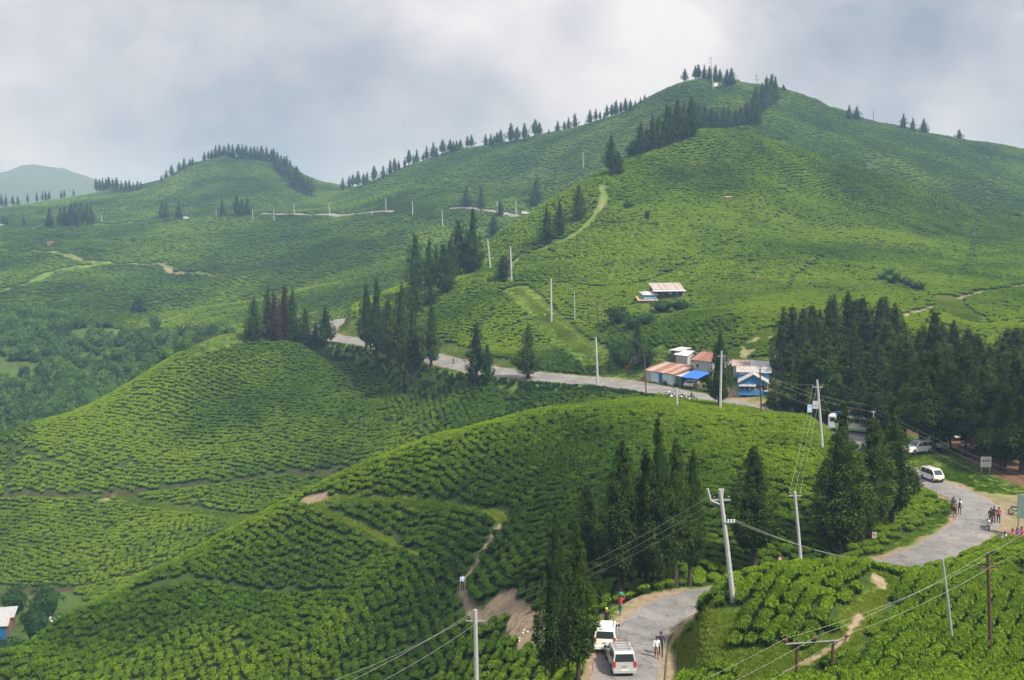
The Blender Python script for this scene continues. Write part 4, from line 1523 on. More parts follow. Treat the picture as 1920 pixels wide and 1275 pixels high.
# ------------------------------------------------------------------ small modelling kit
class MB:
    def __init__(self):
        self.v, self.f = [], []

    def add(self, vs_, fs_):
        k = len(self.v)
        self.v += [Vector(p) for p in vs_]
        self.f += [tuple(k + i for i in q) for q in fs_]
        return self

    def box(self, c, s, rz=0.0, M=None):
        R = M or Matrix.Rotation(rz, 3, 'Z')
        vs_ = [Vector(c) + R @ Vector((sx * s[0] / 2, sy * s[1] / 2, sz * s[2] / 2)) for sz in (-1, 1) for sx, sy in ((-1, -1), (1, -1), (1, 1), (-1, 1))]
        return self.add(vs_, [(3, 2, 1, 0), (4, 5, 6, 7), (0, 1, 5, 4), (1, 2, 6, 5), (2, 3, 7, 6), (3, 0, 4, 7)])

    def hexa(self, p8):
        return self.add(p8, [(3, 2, 1, 0), (4, 5, 6, 7), (0, 1, 5, 4), (1, 2, 6, 5), (2, 3, 7, 6), (3, 0, 4, 7)])

    def tube(self, pts, rads, seg=8):
        pts = [Vector(p) for p in pts]
        if isinstance(rads, (int, float)):
            rads = [rads] * len(pts)
        k = len(self.v)
        for i, p in enumerate(pts):
            d = (pts[min(i + 1, len(pts) - 1)] - pts[max(i - 1, 0)]).normalized()
            a = d.cross(Vector((0, 0, 1)))
            if a.length < 1e-3:
                a = Vector((1, 0, 0))
            a.normalize()
            b = d.cross(a)
            for q in range(seg):
                an_ = 2 * math.pi * q / seg
                self.v.append(p + (a * math.cos(an_) + b * math.sin(an_)) * rads[i])
        for i in range(len(pts) - 1):
            for q in range(seg):
                r_ = (q + 1) % seg
                self.f.append((k + i * seg + q, k + i * seg + r_, k + (i + 1) * seg + r_, k + (i + 1) * seg + q))
        self.f.append(tuple(k + q for q in reversed(range(seg))))
        self.f.append(tuple(k + (len(pts) - 1) * seg + q for q in range(seg)))
        return self

    def sheet(self, p00, p10, p11, p01, th=0.04, waves=0, amp=0.02):
        """a slab between four corners, optionally corrugated along its p00-p10 side"""
        p00, p10, p11, p01 = map(Vector, (p00, p10, p11, p01))
        n_ = (p10 - p00).cross(p01 - p00).normalized()
        m_ = max(1, waves * 4)
        k = len(self.v)
        for i in range(m_ + 1):
            s = i / m_
            o = n_ * (math.sin(s * waves * 2 * math.pi) * amp if waves else 0)
            for e0, e1 in ((p00, p10), (p01, p11)):
                q = e0.lerp(e1, s) + o
                self.v += [q, q - n_ * th]
        for i in range(m_):
            a, b = k + i * 4, k + (i + 1) * 4
            self.f += [(a, b, b + 2, a + 2), (a + 1, a + 3, b + 3, b + 1), (a, a + 1, b + 1, b), (a + 2, b + 2, b + 3, a + 3)]
        self.f += [(k, k + 2, k + 3, k + 1), (k + m_ * 4, k + m_ * 4 + 1, k + m_ * 4 + 3, k + m_ * 4 + 2)]
        return self

    def ball(self, c, r, seg=8, rings=5):
        r = (r, r, r) if isinstance(r, (int, float)) else r
        k = len(self.v)
        for i in range(rings + 1):
            th = math.pi * i / rings
            for q in range(seg):
                ph = 2 * math.pi * q / seg
                self.v.append(Vector(c) + Vector((r[0] * math.sin(th) * math.cos(ph), r[1] * math.sin(th) * math.sin(ph), r[2] * math.cos(th))))
        for i in range(rings):
            for q in range(seg):
                w_ = (q + 1) % seg
                self.f.append((k + i * seg + q, k + i * seg + w_, k + (i + 1) * seg + w_, k + (i + 1) * seg + q))
        return self

    def build(self, name, m, parent=None, smooth=False):
        return add_mesh(name, self.v, self.f, m, parent, smooth)


def empty(name, loc, rz=0.0, label=None, cat=None, group=None):
    o = bpy.data.objects.new(name, None)
    COL.objects.link(o)
    o.location = loc
    o.rotation_euler = (0, 0, rz)
    tag(o, label, cat, group)
    return o


def share(name, me, parent, loc=(0, 0, 0), rz=0.0, scl=None):
    o = bpy.data.objects.new(name, me)
    COL.objects.link(o)
    o.parent = parent
    o.location = loc
    o.rotation_euler = (0, 0, rz)
    if scl:
        o.scale = scl
    return o


def copy_tree(o, parent=None):
    c_ = o.copy()
    COL.objects.link(c_)
    c_.parent = parent
    for ch in list(o.children):
        copy_tree(ch, c_)
    return c_


CONC = mat('concrete', (0.38, 0.39, 0.395), 0.85, noise=5, col2=(0.28, 0.29, 0.29))
STEEL = mat('galvanised_steel', (0.42, 0.45, 0.47), 0.5, 0.4, noise=8, col2=(0.34, 0.36, 0.38))
RUSTP = mat('rusty_pole', (0.060, 0.032, 0.024), 0.8, noise=9, col2=(0.11, 0.055, 0.04))
DARK = mat('dark_rubber', (0.018, 0.018, 0.020), 0.75)
GLASS = mat('dark_glass', (0.022, 0.030, 0.034), 0.08, 0.0, 0.8)
CHROME = mat('bare_metal', (0.45, 0.46, 0.48), 0.3, 0.9)
WIREM = mat('aluminium_wire', (0.33, 0.35, 0.29), 0.5, 0.2)
INSUL = mat('insulator', (0.10, 0.045, 0.035), 0.3)
WOOD = mat('weathered_wood', (0.16, 0.10, 0.065), 0.85, noise=5, col2=(0.10, 0.065, 0.045))
WHITE = mat('white_paint', (0.74, 0.74, 0.72), 0.5, noise=3, col2=(0.66, 0.65, 0.62))
RUSTR = [mat('rusty_sheet_%s' % k, c, 0.8, noise=2.2, col2=c2) for k, c, c2 in (('red', (0.21, 0.085, 0.055), (0.30, 0.17, 0.12)), ('brown', (0.17, 0.075, 0.05), (0.24, 0.12, 0.08)), ('pale', (0.36, 0.30, 0.265), (0.24, 0.15, 0.115)))]
TINR = [mat('tin_sheet_%s' % k, c, 0.45, 0.3, noise=2.2, col2=c2) for k, c, c2 in (('bright', (0.60, 0.62, 0.64), (0.50, 0.50, 0.50)), ('dull', (0.42, 0.44, 0.46), (0.34, 0.33, 0.32)), ('stained', (0.46, 0.45, 0.43), (0.33, 0.24, 0.19)))]
BLUEW = mat('blue_boards', (0.020, 0.17, 0.42), 0.6, noise=3, col2=(0.03, 0.22, 0.48))
BLUET = mat('blue_tarpaulin', (0.015, 0.11, 0.52), 0.55, noise=2, col2=(0.03, 0.16, 0.60))
GREYW = mat('grey_tin_wall', (0.33, 0.34, 0.34), 0.7, noise=2.5, col2=(0.42, 0.40, 0.38))
TURQ = mat('turquoise_curtain', (0.27, 0.52, 0.46), 0.6, noise=4, col2=(0.42, 0.60, 0.56))
PALEB = mat('pale_blue_panel', (0.42, 0.55, 0.58), 0.6, noise=3, col2=(0.55, 0.62, 0.62))
DKGREEN = mat('dark_green_board', (0.018, 0.075, 0.045), 0.6, noise=3)
SHADE = mat('painted_shade', (0.05, 0.04, 0.035), 0.9, noise=4, col2=(0.10, 0.07, 0.05))  # dark tone that paints interior shade onto walls, goods and openings
TAN = mat('tan_boards', (0.30, 0.21, 0.12), 0.85, noise=4, col2=(0.42, 0.31, 0.18))


# ------------------------------------------------------------------ utility poles
POLES = {}


def pole(key, base, top, r0, r1, m, label, arms=(), square=False, name='utility_pole', group=None):
    """arms: (height below top, half length, insulators)  -- the arm runs across the line of sight"""
    base, top = Vector(base), Vector(top)
    e_ = empty(name, base, 0, label, 'pole', group)
    v = top - base
    MB().tube([(0, 0, -.4), v * .5, v], [r0, (r0 + r1) / 2, r1], 4 if square else 8).build('shaft', m, e_)
    for (dz, hl, ni, up) in arms:
        c_ = v * (1 - dz / v.length)
        MB().box(c_, (2 * hl, .09, .10)).build('crossarm', STEEL if m is not RUSTP else RUSTP, e_)
        for k in range(ni):
            x_ = -hl + .12 + (2 * hl - .24) * (k / (ni - 1) if ni > 1 else .5)
            MB().tube([c_ + Vector((x_, 0, .05)), c_ + Vector((x_, 0, .12)), c_ + Vector((x_, 0, .16)), c_ + Vector((x_, 0, .22)), c_ + Vector((x_, 0, .26))], [.02, .02, .065, .065, .03], 7).build('insulator', INSUL, e_)
    POLES[key] = (base, top)
    return e_


def pole_px(key, pt, pb, m=CONC, r=(.15, .10), label='', arms=(), Y=None, near=0.0, **kw):
    b = ground_at(pb[0], Y) if Y else hit(*pb, near)
    t_ = at(pt[0], pt[1], b.y)
    return pole(key, b, t_, r[0], r[1], m, label, arms, **kw)


pC1 = pole_px('C1', (1350, 917), (1376, 1128), r=(.19, .13), label='leaning concrete pole with forked head on the foreground knoll', arms=((.75, .62, 2, 1),))
b1, t1 = POLES['C1']
MB().tube([t1 - b1 + Vector((-.85, 0, .05)), t1 - b1 + Vector((-.62, 0, -.78)), t1 - b1 + Vector((0, 0, -1.05))], [.09, .09, .07], 6).build('fork_arm', CONC, pC1)
MB().tube([t1 - b1 + Vector((.20, 0, .05)), t1 - b1 + Vector((.12, 0, -.75))], [.08, .08], 6).build('fork_arm', CONC, pC1)
MB().box((t1 - b1) * .71 + Vector((.35, -.15, 0)), (.7, .08, .08)).build('wire_bracket', STEEL, pC1)
for k in range(3):
    MB().tube([(t1 - b1) * .71 + Vector((.25 + .2 * k, -.15, .04)), (t1 - b1) * .71 + Vector((.25 + .2 * k, -.15, .2))], [.05, .06], 6).build('insulator', WHITE, pC1)
pole_px('C10', (891, 1143), (894, 1302), r=(.20, .16), label='grey concrete pole at the bottom edge below the walking man', arms=((.9, .75, 2, 1),), Y=84)
pole_px('C2', (1490, 922), (1505, 1072), r=(.17, .12), label='upright concrete pole behind the crest of the foreground knoll', arms=((.35, .55, 3, 1),), Y=92)
pC3 = pole_px('C3', (1532, 712), (1543, 847), r=(.20, .13), label='concrete pole with crossarm and signboards beside the plantation', arms=((.9, .62, 3, 1),))
pole_px('C4', (1353, 658), (1350, 772), r=(.21, .14), label='tall grey concrete pole in front of the single roadside conifer', arms=((.8, .6, 2, 1),))
pole_px('C5', (1117, 632), (1121, 722), r=(.24, .17), label='concrete pole on the roadside verge left of the shops')
pole_px('C6', (1033, 522), (1034, 606), r=(.26, .20), label='concrete pole standing in the middle of the grassy strip')
pole_px('C7', (957, 462), (959, 527), r=(.28, .2), label='concrete pole at the top of the grassy strip')
pole_px('C8', (914, 448), (920, 507), r=(.28, .2), label='slightly leaning concrete pole beside the row of conifers on the spur')
pole_px('C9', (1077, 545), (1078, 604), r=(.13, .10), label='thin pale pole among tea right of the grassy strip')
pole_px('C11', (1268, 727), (1270, 766), r=(.18, .14), label='short concrete stub pole with two crossarms beside the motorcycles', arms=((.15, .35, 2, 1), (.75, .5, 2, 1)))
pole_px('W1', (1852, 1037), (1858, 1219), RUSTP, (.13, .10), 'dark rusty pole with a crossarm at the right edge', arms=((.9, .68, 2, 1),))
pole_px('W3', (1767, 1048), (1788, 1208), STEEL, (.10, .07), 'slim bare steel tube pole leaning in the foreground tea')
pole_px('W4', (1207, 652), (1212, 742), RUSTP, (.13, .10), 'dark thin pole beside the left end of the rusty roofed shops')
pole_px('W5', (1425, 692), (1428, 780), RUSTP, (.13, .10), 'dark thin pole in front of the blue shop')
pole_px('W6', (1048, 488), (1051, 541), RUSTP, (.13, .1), 'dark pole on the tea slope over the grassy strip', arms=((.4, .8, 2, 1),))
pole_px('W7', (1102, 565), (1106, 612), RUSTP, (.14, .1), 'left post of the twin dark poles on the tea slope')
pole_px('W8', (1118, 563), (1123, 618), RUSTP, (.14, .1), 'right post of the twin dark poles on the tea slope', arms=((.4, 2.3, 3, 1),))
pole_px('W9', (985, 427), (988, 480), RUSTP, (.14, .1), 'dark pole beside the ridge path')
pole_px('W10', (1638, 770), (1636, 830), STEEL, (.09, .07), 'steel pole with a long raised bracket between the bus and the plantation', arms=((.2, .3, 2, 1),), Y=150)
hp = empty('h_frame_pole', ground_at(1528, 61), 0, 'dark twin-post frame pole with a horizontal crossbar at the bottom edge', 'pole')
hb = hp.location
for px in (1495, 1562):
    q = at(px, 1202, 62) - hb
    MB().tube([(q.x, q.y, -.4 + H(*(hb + q).xy) - hb.z), (q.x, q.y, q.z + .08)], [.11, .09], 8).build('post', RUSTP, hp)
ql, qr = at(1472, 1208, 61.8) - hb, at(1586, 1200, 61.8) - hb
MB().tube([ql, qr], [.06, .06], 4).build('crossbar', mat('dull_bar', (.16, .16, .165), .6, noise=6), hp)
for q in (ql, ql.lerp(qr, .5), qr):
    MB().tube([q + Vector((0, 0, .05)), q + Vector((0, 0, .14)), q + Vector((0, 0, .2)), q + Vector((0, 0, .3)), q + Vector((0, 0, .34))], [.05, .05, .16, .16, .06], 8).build('insulator', INSUL, hp)
for i, (px, yt, yb) in enumerate(sorted(((405, 393, 409), (473, 392, 415), (513, 393, 416), (551, 381, 404), (617, 380, 405), (723, 372, 400), (773, 377, 406), (829, 394, 428), (932, 377, 402), (967, 378, 405), (190, 402, 418), (1093, 285, 318), (697, 395, 405)))):
    pole_px('F%d' % i, (px, yt), (px + 1, yb), CONC, (.26, .2), nth(i + 1) + ' small pale pole from the left on the hazy hillside', near=520, group='distant roadside poles')
pole_px('S1', (1637, 207), (1638, 233), RUSTP, (.2, .16), 'thin bare pole on the right skyline between two groups of conifers', near=560)
pole_px('S2', (1418, 139), (1421, 172), RUSTP, (.16, .13), 'thin skyline pole with crossarms left of the peak belt', arms=((1.0, 1.4, 3, 1), (3.4, 2.2, 3, 1)), near=560)


def wire(a, b, sag, label, r=.017, group=None, seg=14):
    a, b = Vector(a), Vector(b)
    r *= .62
    pts = [a.lerp(b, i / seg) - Vector((0, 0, sag * 4 * (i / seg) * (1 - i / seg))) for i in range(seg + 1)]
    o = MB().tube([p - a for p in pts], r, 5).build('power_wire', WIREM, None, True)
    o.location = a
    return tag(o, label, 'wire', group)


def fan(A, B, sag, label, group, r=.017):
    my = sorted(range(len(A)), key=lambda i: project((Vector(A[i]) + Vector(B[i])) / 2)[1])
    words = {1: ('',), 2: ('upper ', 'lower '), 3: ('uppermost ', 'middle ', 'lowest ')}[len(A)]
    for i, (a, b) in enumerate(zip(A, B)):
        wire(a, b, sag, words[my.index(i)] + label, r, group)


t10 = POLES['C10'][1]
fan([at(1337, 926, b1.y), at(1340, 940, b1.y), at(1344, 950, b1.y)], [t10 + Vector((.05, 0, .1)), t10 + Vector((-.65, 0, -.7)), t10 + Vector((.65, 0, -.7))], .7,
    'power wire sagging from the leaning pole down to the bottom edge pole', 'wires between the leaning pole and the bottom edge pole', .016)
fan([t10 + Vector((-.65, 0, -.7)), t10 + Vector((.1, 0, .05)), t10 + Vector((.65, 0, -.7))], [at(560, 1300, 64), at(585, 1310, 64), at(620, 1325, 64)], .35,
    'power wire running off the bottom edge at the left of the bottom edge pole', 'wires off the bottom edge', .016)
q1 = b1 + (t1 - b1) * .71
fan([q1 + Vector((.3 + .2 * k, -.15, .2)) for k in range(3)], [at(1640, 1050, 96), at(1650, 1054, 96), at(1658, 1058, 96)], .5,
    'power wire from the leaning pole towards the hairpin conifers', 'wires from the leaning pole to the conifers', .014)
t2, t3 = POLES['C2'][1], POLES['C3'][1]
fan([t3 + Vector((dx, 0, -.65)) for dx in (-.5, 0, .5)], [t2 + Vector((dx, 0, -.1)) for dx in (-.45, 0, .45)], .5,
    'power wire between the signboard pole and the knoll pole', 'wires between the signboard pole and the knoll pole', .016)
t4 = POLES['C4'][1]
fan([t4 + Vector((dx, 0, -.55)) for dx in (-.5, .5)], [t3 + Vector((dx, 0, -.65)) for dx in (-.5, .5)], 1.2, 'thin power wire between the roadside conifer pole and the signboard pole', 'wires over the blue shop', .014)
t5 = POLES['W5'][1]
fan([t5 + Vector((.1, 0, -.4)), t5 + Vector((.1, 0, -.9)), t5 + Vector((.1, 0, -2.2))], [at(1625, 758, 148), at(1640, 772, 148), at(1650, 790, 148)], .8, 'power wire from the blue shop pole past the bus', 'wires past the bus', .02)
fan([at(1625, 758, 148), at(1640, 772, 148), at(1650, 790, 148)], [at(1960, 908, 104), at(1960, 922, 104), at(1960, 944, 104)], .4, 'power wire crossing in front of the plantation to the right edge', 'wires in front of the plantation', .016)
w1 = POLES['W1'][1]
fan([hb + ql + Vector((0, 0, .34)), hb + ql.lerp(qr, .5) + Vector((0, 0, .34)), hb + qr + Vector((0, 0, .34))], [w1 + Vector((-.55, 0, -.65)), w1 + Vector((0, 0, .02)), w1 + Vector((.55, 0, -.65))], .35,
    'power wire between the twin-post frame and the rusty pole', 'wires over the foreground tea', .013)
fan([w1 + Vector((-.55, 0, -.65)), w1 + Vector((0, 0, .02)), w1 + Vector((.55, 0, -.65))], [at(1950, 962, 104), at(1965, 968, 104), at(1990, 985, 104)], .3, 'power wire from the rusty pole to the right edge', 'wires to the right edge', .013)
fan([hb + ql + Vector((0, 0, .34)), hb + ql.lerp(qr, .5) + Vector((0, 0, .3)), hb + qr + Vector((0, 0, .3))], [at(1260, 1300, 52), at(1310, 1310, 52), at(1380, 1310, 52)], .1, 'power wire from the twin-post frame off the bottom edge', 'wires off the bottom edge right', .012)
fan([POLES['W9'][1]] * 1, [POLES['W6'][1]], .8, 'thin wire along the ridge path poles', None, .018)
wire(POLES['W6'][1], POLES['W4'][1], 1.5, 'thin wire from the tea slope pole down to the shops', .02)


# ------------------------------------------------------------------ buildings
def frame_at(px, Y, az, z=None):
    """empty whose +X runs along azimuth az (deg, clockwise from view direction)"""
    p = ground_at(px, Y)
    if z is not None:
        p.z = z
    return p, math.radians(90 - az)


def roof(parent, corners, n_, mats, name='roof', wav=3, th=.03):
    """one slope of roofing sheets: corners eaveL, eaveR, ridgeR, ridgeL; each sheet a piece of its own"""
    e0, e1, r1_, r0_ = map(Vector, corners)
    for i in range(n_):
        a, b = i / n_, (i + 1) / n_ + .012
        lift = Vector((0, 0, .012 * (i % 2)))
        MB().sheet(e0.lerp(e1, a) + lift, e0.lerp(e1, b) + lift, r0_.lerp(r1_, b) + lift, r0_.lerp(r1_, a) + lift, th, wav, .028).build('roof_sheet', RND.choice(mats), parent)


def shed(loc, rz, L, D, h0, h1, wallm, roofm, label, over=.35, nsheet=10, cat='building', name='shed', foot=1.2, gable=False, wallm2=None):
    """a hut: x along the front 0..L, y depth 0..D (front at y=0), monopitch rising to the back or a gable along x"""
    e_ = empty(name, loc, rz, label, cat)
    t_ = .08
    MB().box((L / 2, t_ / 2, (h0 - foot) / 2), (L, t_, h0 + foot)).build('front_wall', wallm, e_)
    hb_ = h1 if not gable else h0
    MB().box((L / 2, D - t_ / 2, (hb_ - foot) / 2), (L, t_, hb_ + foot)).build('back_wall', wallm2 or wallm, e_)
    for x_ in (t_ / 2 + .002, L - t_ / 2 - .002):
        if gable:
            pr = [(0.085, -foot), (D - .085, -foot), (D - .085, h0), (D / 2, h1), (.085, h0)]
        else:
            pr = [(0.085, -foot), (D - .085, -foot), (D - .085, h1), (.085, h0)]
        k = len(pr)
        MB().add([(x_ + s * t_ / 2, y, z) for s in (-1, 1) for y, z in pr], [tuple(range(k))[::-1], tuple(range(k, 2 * k))] + [(i, (i + 1) % k, k + (i + 1) % k, k + i) for i in range(k)]).build('side_wall', wallm2 or wallm, e_)
    if gable:
        s = (h1 - h0) / (D / 2)
        roof(e_, [(-over, -over, h0 - s * over + .06), (L + over, -over, h0 - s * over + .06), (L + over, D / 2, h1 + .06), (-over, D / 2, h1 + .06)], nsheet, roofm)
        roof(e_, [(L + over, D + over, h0 - s * over + .06), (-over, D + over, h0 - s * over + .06), (-over, D / 2, h1 + .06), (L + over, D / 2, h1 + .06)], nsheet, roofm)
        MB().box((L / 2, D / 2, h1 + .10), (L + 2 * over, .24, .05)).build('ridge_cap', roofm[0], e_)
    else:
        s = (h1 - h0) / D
        roof(e_, [(-over, -over, h0 - s * over + .06), (L + over, -over, h0 - s * over + .06), (L + over, D + over, h1 + s * over + .06), (-over, D + over, h1 + s * over + .06)], nsheet, roofm)
    return e_


def panel(parent, name, x, z, w_, h_, m, y=-.03, th=.05, frame=None):
    o = MB().box((x, y, z), (w_, th, h_)).build(name, m, parent)
    if frame:
        fb = MB()
        for dx, dz, sx, sz in ((0, h_ / 2, w_ + .12, .06), (0, -h_ / 2, w_ + .12, .06), (-w_ / 2, 0, .06, h_ - .06), (w_ / 2, 0, .06, h_ - .06)):
            fb.box((x + dx, y - .03, z + dz), (sx, .05, sz))
        fb.build('window_frame', frame, o)
    return o


# rusty roofed row of shops by the road
p0, p1 = Vector(((1213 - 960) / F * 216.5, 216.5, 0)), Vector(((1268 - 960) / F * 209.5, 209.5, 0))
dv = p1 - p0
rzA = math.atan2(dv.y, dv.x)
LA = dv.length
gz = max(H(p0.x, p0.y), H(p1.x, p1.y)) + .1
shop = shed((p0.x, p0.y, gz), rzA, LA, 4.6, 2.15, 3.35, GREYW, RUSTR, 'long roadside shop with striped rusty roof, blue door and turquoise windows', nsheet=11, name='roadside_shop', foot=1.6)
dr_ = panel(shop, 'door', LA * .52, .95, .95, 1.9, mat('blue_door', (0.01, 0.07, 0.36), .5), -.04, .06)
MB().ball((LA * .52 + .3, -.10, .95), .05).build('handle', CHROME, dr_)
for fx_, w_ in ((.26, 1.0), (.385, .95), (.645, .95), (.76, .85), (.87, .85)):
    panel(shop, 'window', LA * fx_, 1.42, w_, .85, TURQ, -.035, .05, WHITE)
for fx_, w_ in ((.32, 2.2), (.76, 2.9)):
    panel(shop, 'painted_panel', LA * fx_, .42, w_, .85, PALEB, -.03, .04)
panel(shop, 'poster', LA * .09, 1.2, .6, .8, mat('faded_poster', (.45, .28, .24), .7, noise=6, col2=(.3, .35, .36)), -.03, .02)
gs = shed((p1.x + dv.normalized().x * .1, p1.y + dv.normalized().y * .1, gz - .05), rzA, 1.9, 3.2, 1.95, 2.35, DKGREEN, [TINR[1], TINR[2]], 'narrow dark green kiosk joined to the right of the long rusty shop', nsheet=3, name='green_kiosk', foot=1.4)
panel(gs, 'shutter', .95, .95, 1.5, 1.6, mat('green_shutter', (.02, .10, .06), .5), -.03, .04)
nrm = Vector((-dv.y, dv.x, 0)).normalized()
if nrm.y < 0:
    nrm = -nrm
c_ = p0 + dv * .30 + nrm * 5.6
shed((c_.x, c_.y, max(gz, H(c_.x, c_.y) + .1)), rzA, 3.3, 2.8, 1.8, 2.5, GREYW, [WHITE, TINR[0]], 'hut with a bright white sloping roof behind the rusty shop', nsheet=6, name='white_roofed_hut', gable=True, foot=2)
c_ = p0 + dv * .05 + nrm * 6.2
shed((c_.x, c_.y, max(gz, H(c_.x, c_.y) + .1)), rzA, 2.6, 2.6, 1.8, 2.2, WOOD, [TINR[1]], 'low dark lean-to at the back left of the shops', nsheet=4, name='lean_to', foot=2)
c_ = p0 + dv * 1.02 + nrm * 4.4
hq = shed((c_.x, c_.y, max(gz, H(c_.x, c_.y) + .1)), rzA, 5.2, 5.4, 2.7, 4.0, GREYW, [RUSTR[0], RUSTR[1]], 'house with a square rusty red roof behind the blue tarpaulin stall', nsheet=7, name='rusty_roofed_house', gable=True, foot=2.4)
panel(hq, 'window', 1.4, 1.5, .9, .8, GLASS, -.03, .05, WHITE)
# blue tarpaulin stall
c_ = p0 + dv * 1.26 + nrm * .3
st = empty('market_stall', (c_.x, c_.y, gz - .1), rzA, 'open roadside stall under a bright blue tarpaulin', 'stall')
MB().sheet((-.1, -.9, 1.95), (4.6, -.9, 2.05), (4.6, 2.4, 3.05), (-.1, 2.4, 3.0), .03, 2, .05).build('tarpaulin', BLUET, st)
for x_, y_ in ((.05, -.75), (2.2, -.75), (4.45, -.75), (.05, 2.3), (4.45, 2.3)):
    MB().tube([(x_, y_, -1.2), (x_, y_, 2.0 + (y_ > 0) * .95)], .06, 6).build('post', WOOD, st)
MB().box((2.3, 2.3, .8), (4.4, .06, 3.6)).build('back_wall', SHADE, st)
MB().box((2.9, .3, .42), (2.6, .8, .9)).build('counter', WOOD, st)
MB().box((1.1, 1.0, .9), (.5, .08, 2.2)).build('door_post', TAN, st)
for k in range(7):
    MB().box((1.9 + k * .33, .2, 1.0 + .06 * (k % 3)), (.24, .3, .26)).build('goods', [TAN, WHITE, RUSTR[0], DKGREEN][k % 4], st)

# the blue shop on the right: three stepped roofs up the slope
azE = 118
pE = ground_at(1386, 196)
zE = H(pE.x, pE.y) + .55
rzE = math.radians(-12)
e1_ = empty('blue_shop', (pE.x, pE.y, zE), rzE, 'bright blue wooden shop on stilts with a grey tin gable facing the road', 'building')
W_, D_ = 4.9, 5.0
pr = [(0, 0), (W_, 0), (W_, 2.25), (W_ / 2, 3.6), (0, 2.25)]
fw = MB()
k = 5
fw.add([(x, y, z + .75 * (z == 0) * 0) for y in (0, .07) for x, z in ((0, 1.75), (W_, 1.75), (W_, 2.25), (W_ / 2, 3.6), (0, 2.25))], [(0, 1, 2, 3, 4), (9, 8, 7, 6, 5)] + [(i, 5 + i, 5 + (i + 1) % 5, (i + 1) % 5) for i in range(5)]).build('gable_wall', BLUEW, e1_)
MB().box((W_ / 2, -.5, .48), (W_ + .2, .07, .95)).build('balcony_front', BLUEW, e1_)
MB().box((-.02, D_ / 2 - .2, .75), (.07, D_ + .5, 3.0)).build('side_wall', BLUEW, e1_)
MB().box((W_ + .02, D_ / 2, .75), (.07, D_, 3.0)).build('side_wall', GREYW, e1_)
MB().box((W_ / 2, 1.6, 1.1), (W_ - .2, .07, 2.2)).build('inner_wall', SHADE, e1_)
MB().box((W_ / 2, .6, -.02), (W_, 2.2, .1)).build('floor_boards', WOOD, e1_)
for x_ in (.3, 1.4, 2.5, 3.6, 4.6):
    MB().box((x_, -.5, 1.1), (.12, .1, 2.3)).build('balcony_post', WOOD if x_ > 1 else BLUEW, e1_)
    MB().tube([(x_, -.45, -1.6), (x_, -.45, 0)], .09, 6).build('stilt', WOOD, e1_)
for k in range(8):
    MB().box((.9 + k * .48, -.25, 1.10), (.30, .25, .32)).build('goods', [TAN, RUSTR[0], WHITE, SHADE][k % 4], e1_)
MB().sheet((-.1, -1.05, 1.62), (2.9, -1.05, 1.62), (2.9, -.1, 1.92), (-.1, -.1, 1.92), .03).build('awning', TINR[1], e1_)
MB().sheet((4.4, -.9, .80), (5.1, -.9, .75), (5.1, -.45, .95), (4.4, -.45, 1.0), .03).build('counter_flap', TINR[1], e1_)
roof(e1_, [(-.3, D_, 2.15), (-.3, -.5, 2.15), (W_ / 2, -.5, 3.72), (W_ / 2, D_, 3.72)], 6, [TINR[1], TINR[2]])
roof(e1_, [(W_ + .3, -.5, 2.15), (W_ + .3, D_, 2.15), (W_ / 2, D_, 3.72), (W_ / 2, -.5, 3.72)], 6, [TINR[1], TINR[2]])
c2 = Vector((pE.x, pE.y, 0)) + Matrix.Rotation(rzE, 3, 'Z') @ Vector((-.3, 5.4, 0))
s2 = shed((c2.x, c2.y, zE + .9), rzE, 5.6, 4.4, 2.6, 3.4, BLUEW, [TINR[1], TINR[2], TINR[0]], 'middle hut with a grey tin roof and blue wall behind the blue shop gable', nsheet=7, name='tin_roofed_hut', gable=True, foot=2.6)
panel(s2, 'painted_strip', 2.0, 2.25, 3.4, .35, PALEB, -.03, .04)
c3 = Vector((pE.x, pE.y, 0)) + Matrix.Rotation(rzE, 3, 'Z') @ Vector((-1.2, 10.2, 0))
shed((c3.x, c3.y, zE + 1.7), rzE, 6.2, 4.2, 2.4, 3.2, GREYW, [RUSTR[2], TINR[2], TINR[1]], 'rearmost hut with pale and rusty striped roof behind the blue shop', nsheet=8, name='patched_roof_hut', gable=True, foot=3)

# hillside house and sheds
pF = hit(1226, 562)
hF = shed((pF.x, pF.y, pF.z + .6), math.radians(10), 7.6, 3.6, 2.0, 3.3, SHADE, [RUSTR[2], TINR[2], TINR[2]], 'hillside house with a long rust-patched tin roof among bushes', nsheet=12, name='hillside_house', foot=2.5)
MB().sheet((-.6, -2.0, 1.55), (7.9, -2.0, 1.6), (7.9, -.15, 1.9), (-.6, -.15, 1.85), .03, 8, .025).build('veranda_roof', TINR[0], hF)
for x_ in (0, 1.9, 3.8, 5.7, 7.5):
    MB().tube([(x_, -1.8, -1.5), (x_, -1.8, 1.55)], .06, 6).build('veranda_post', WOOD, hF)
panel(hF, 'door', 5.9, .9, .9, 1.9, BLUEW, -.04, .06)
panel(hF, 'window', 4.3, 1.2, .9, .8, PALEB, -.04, .05, WHITE)
pl_ = hit(1215, 566)
lt = shed((pl_.x - 1.2, pl_.y - 1, pl_.z + .4), math.radians(12), 3.4, 2.6, 1.3, 1.9, mat('pale_blue_tarp', (.16, .32, .45), .7, noise=3), [TINR[0], TINR[1]], 'small blue-sided lean-to at the left of the hillside house', nsheet=4, name='lean_to', foot=1.5)
pt_ = hit(1198, 572)
shed((pt_.x, pt_.y, pt_.z + .2), math.radians(6), 4.6, 2.4, .9, 1.7, WOOD, [TAN], 'low tan thatched shed below the hillside house', nsheet=6, name='thatched_shed', foot=1.5)
pw = hit(792, 541)
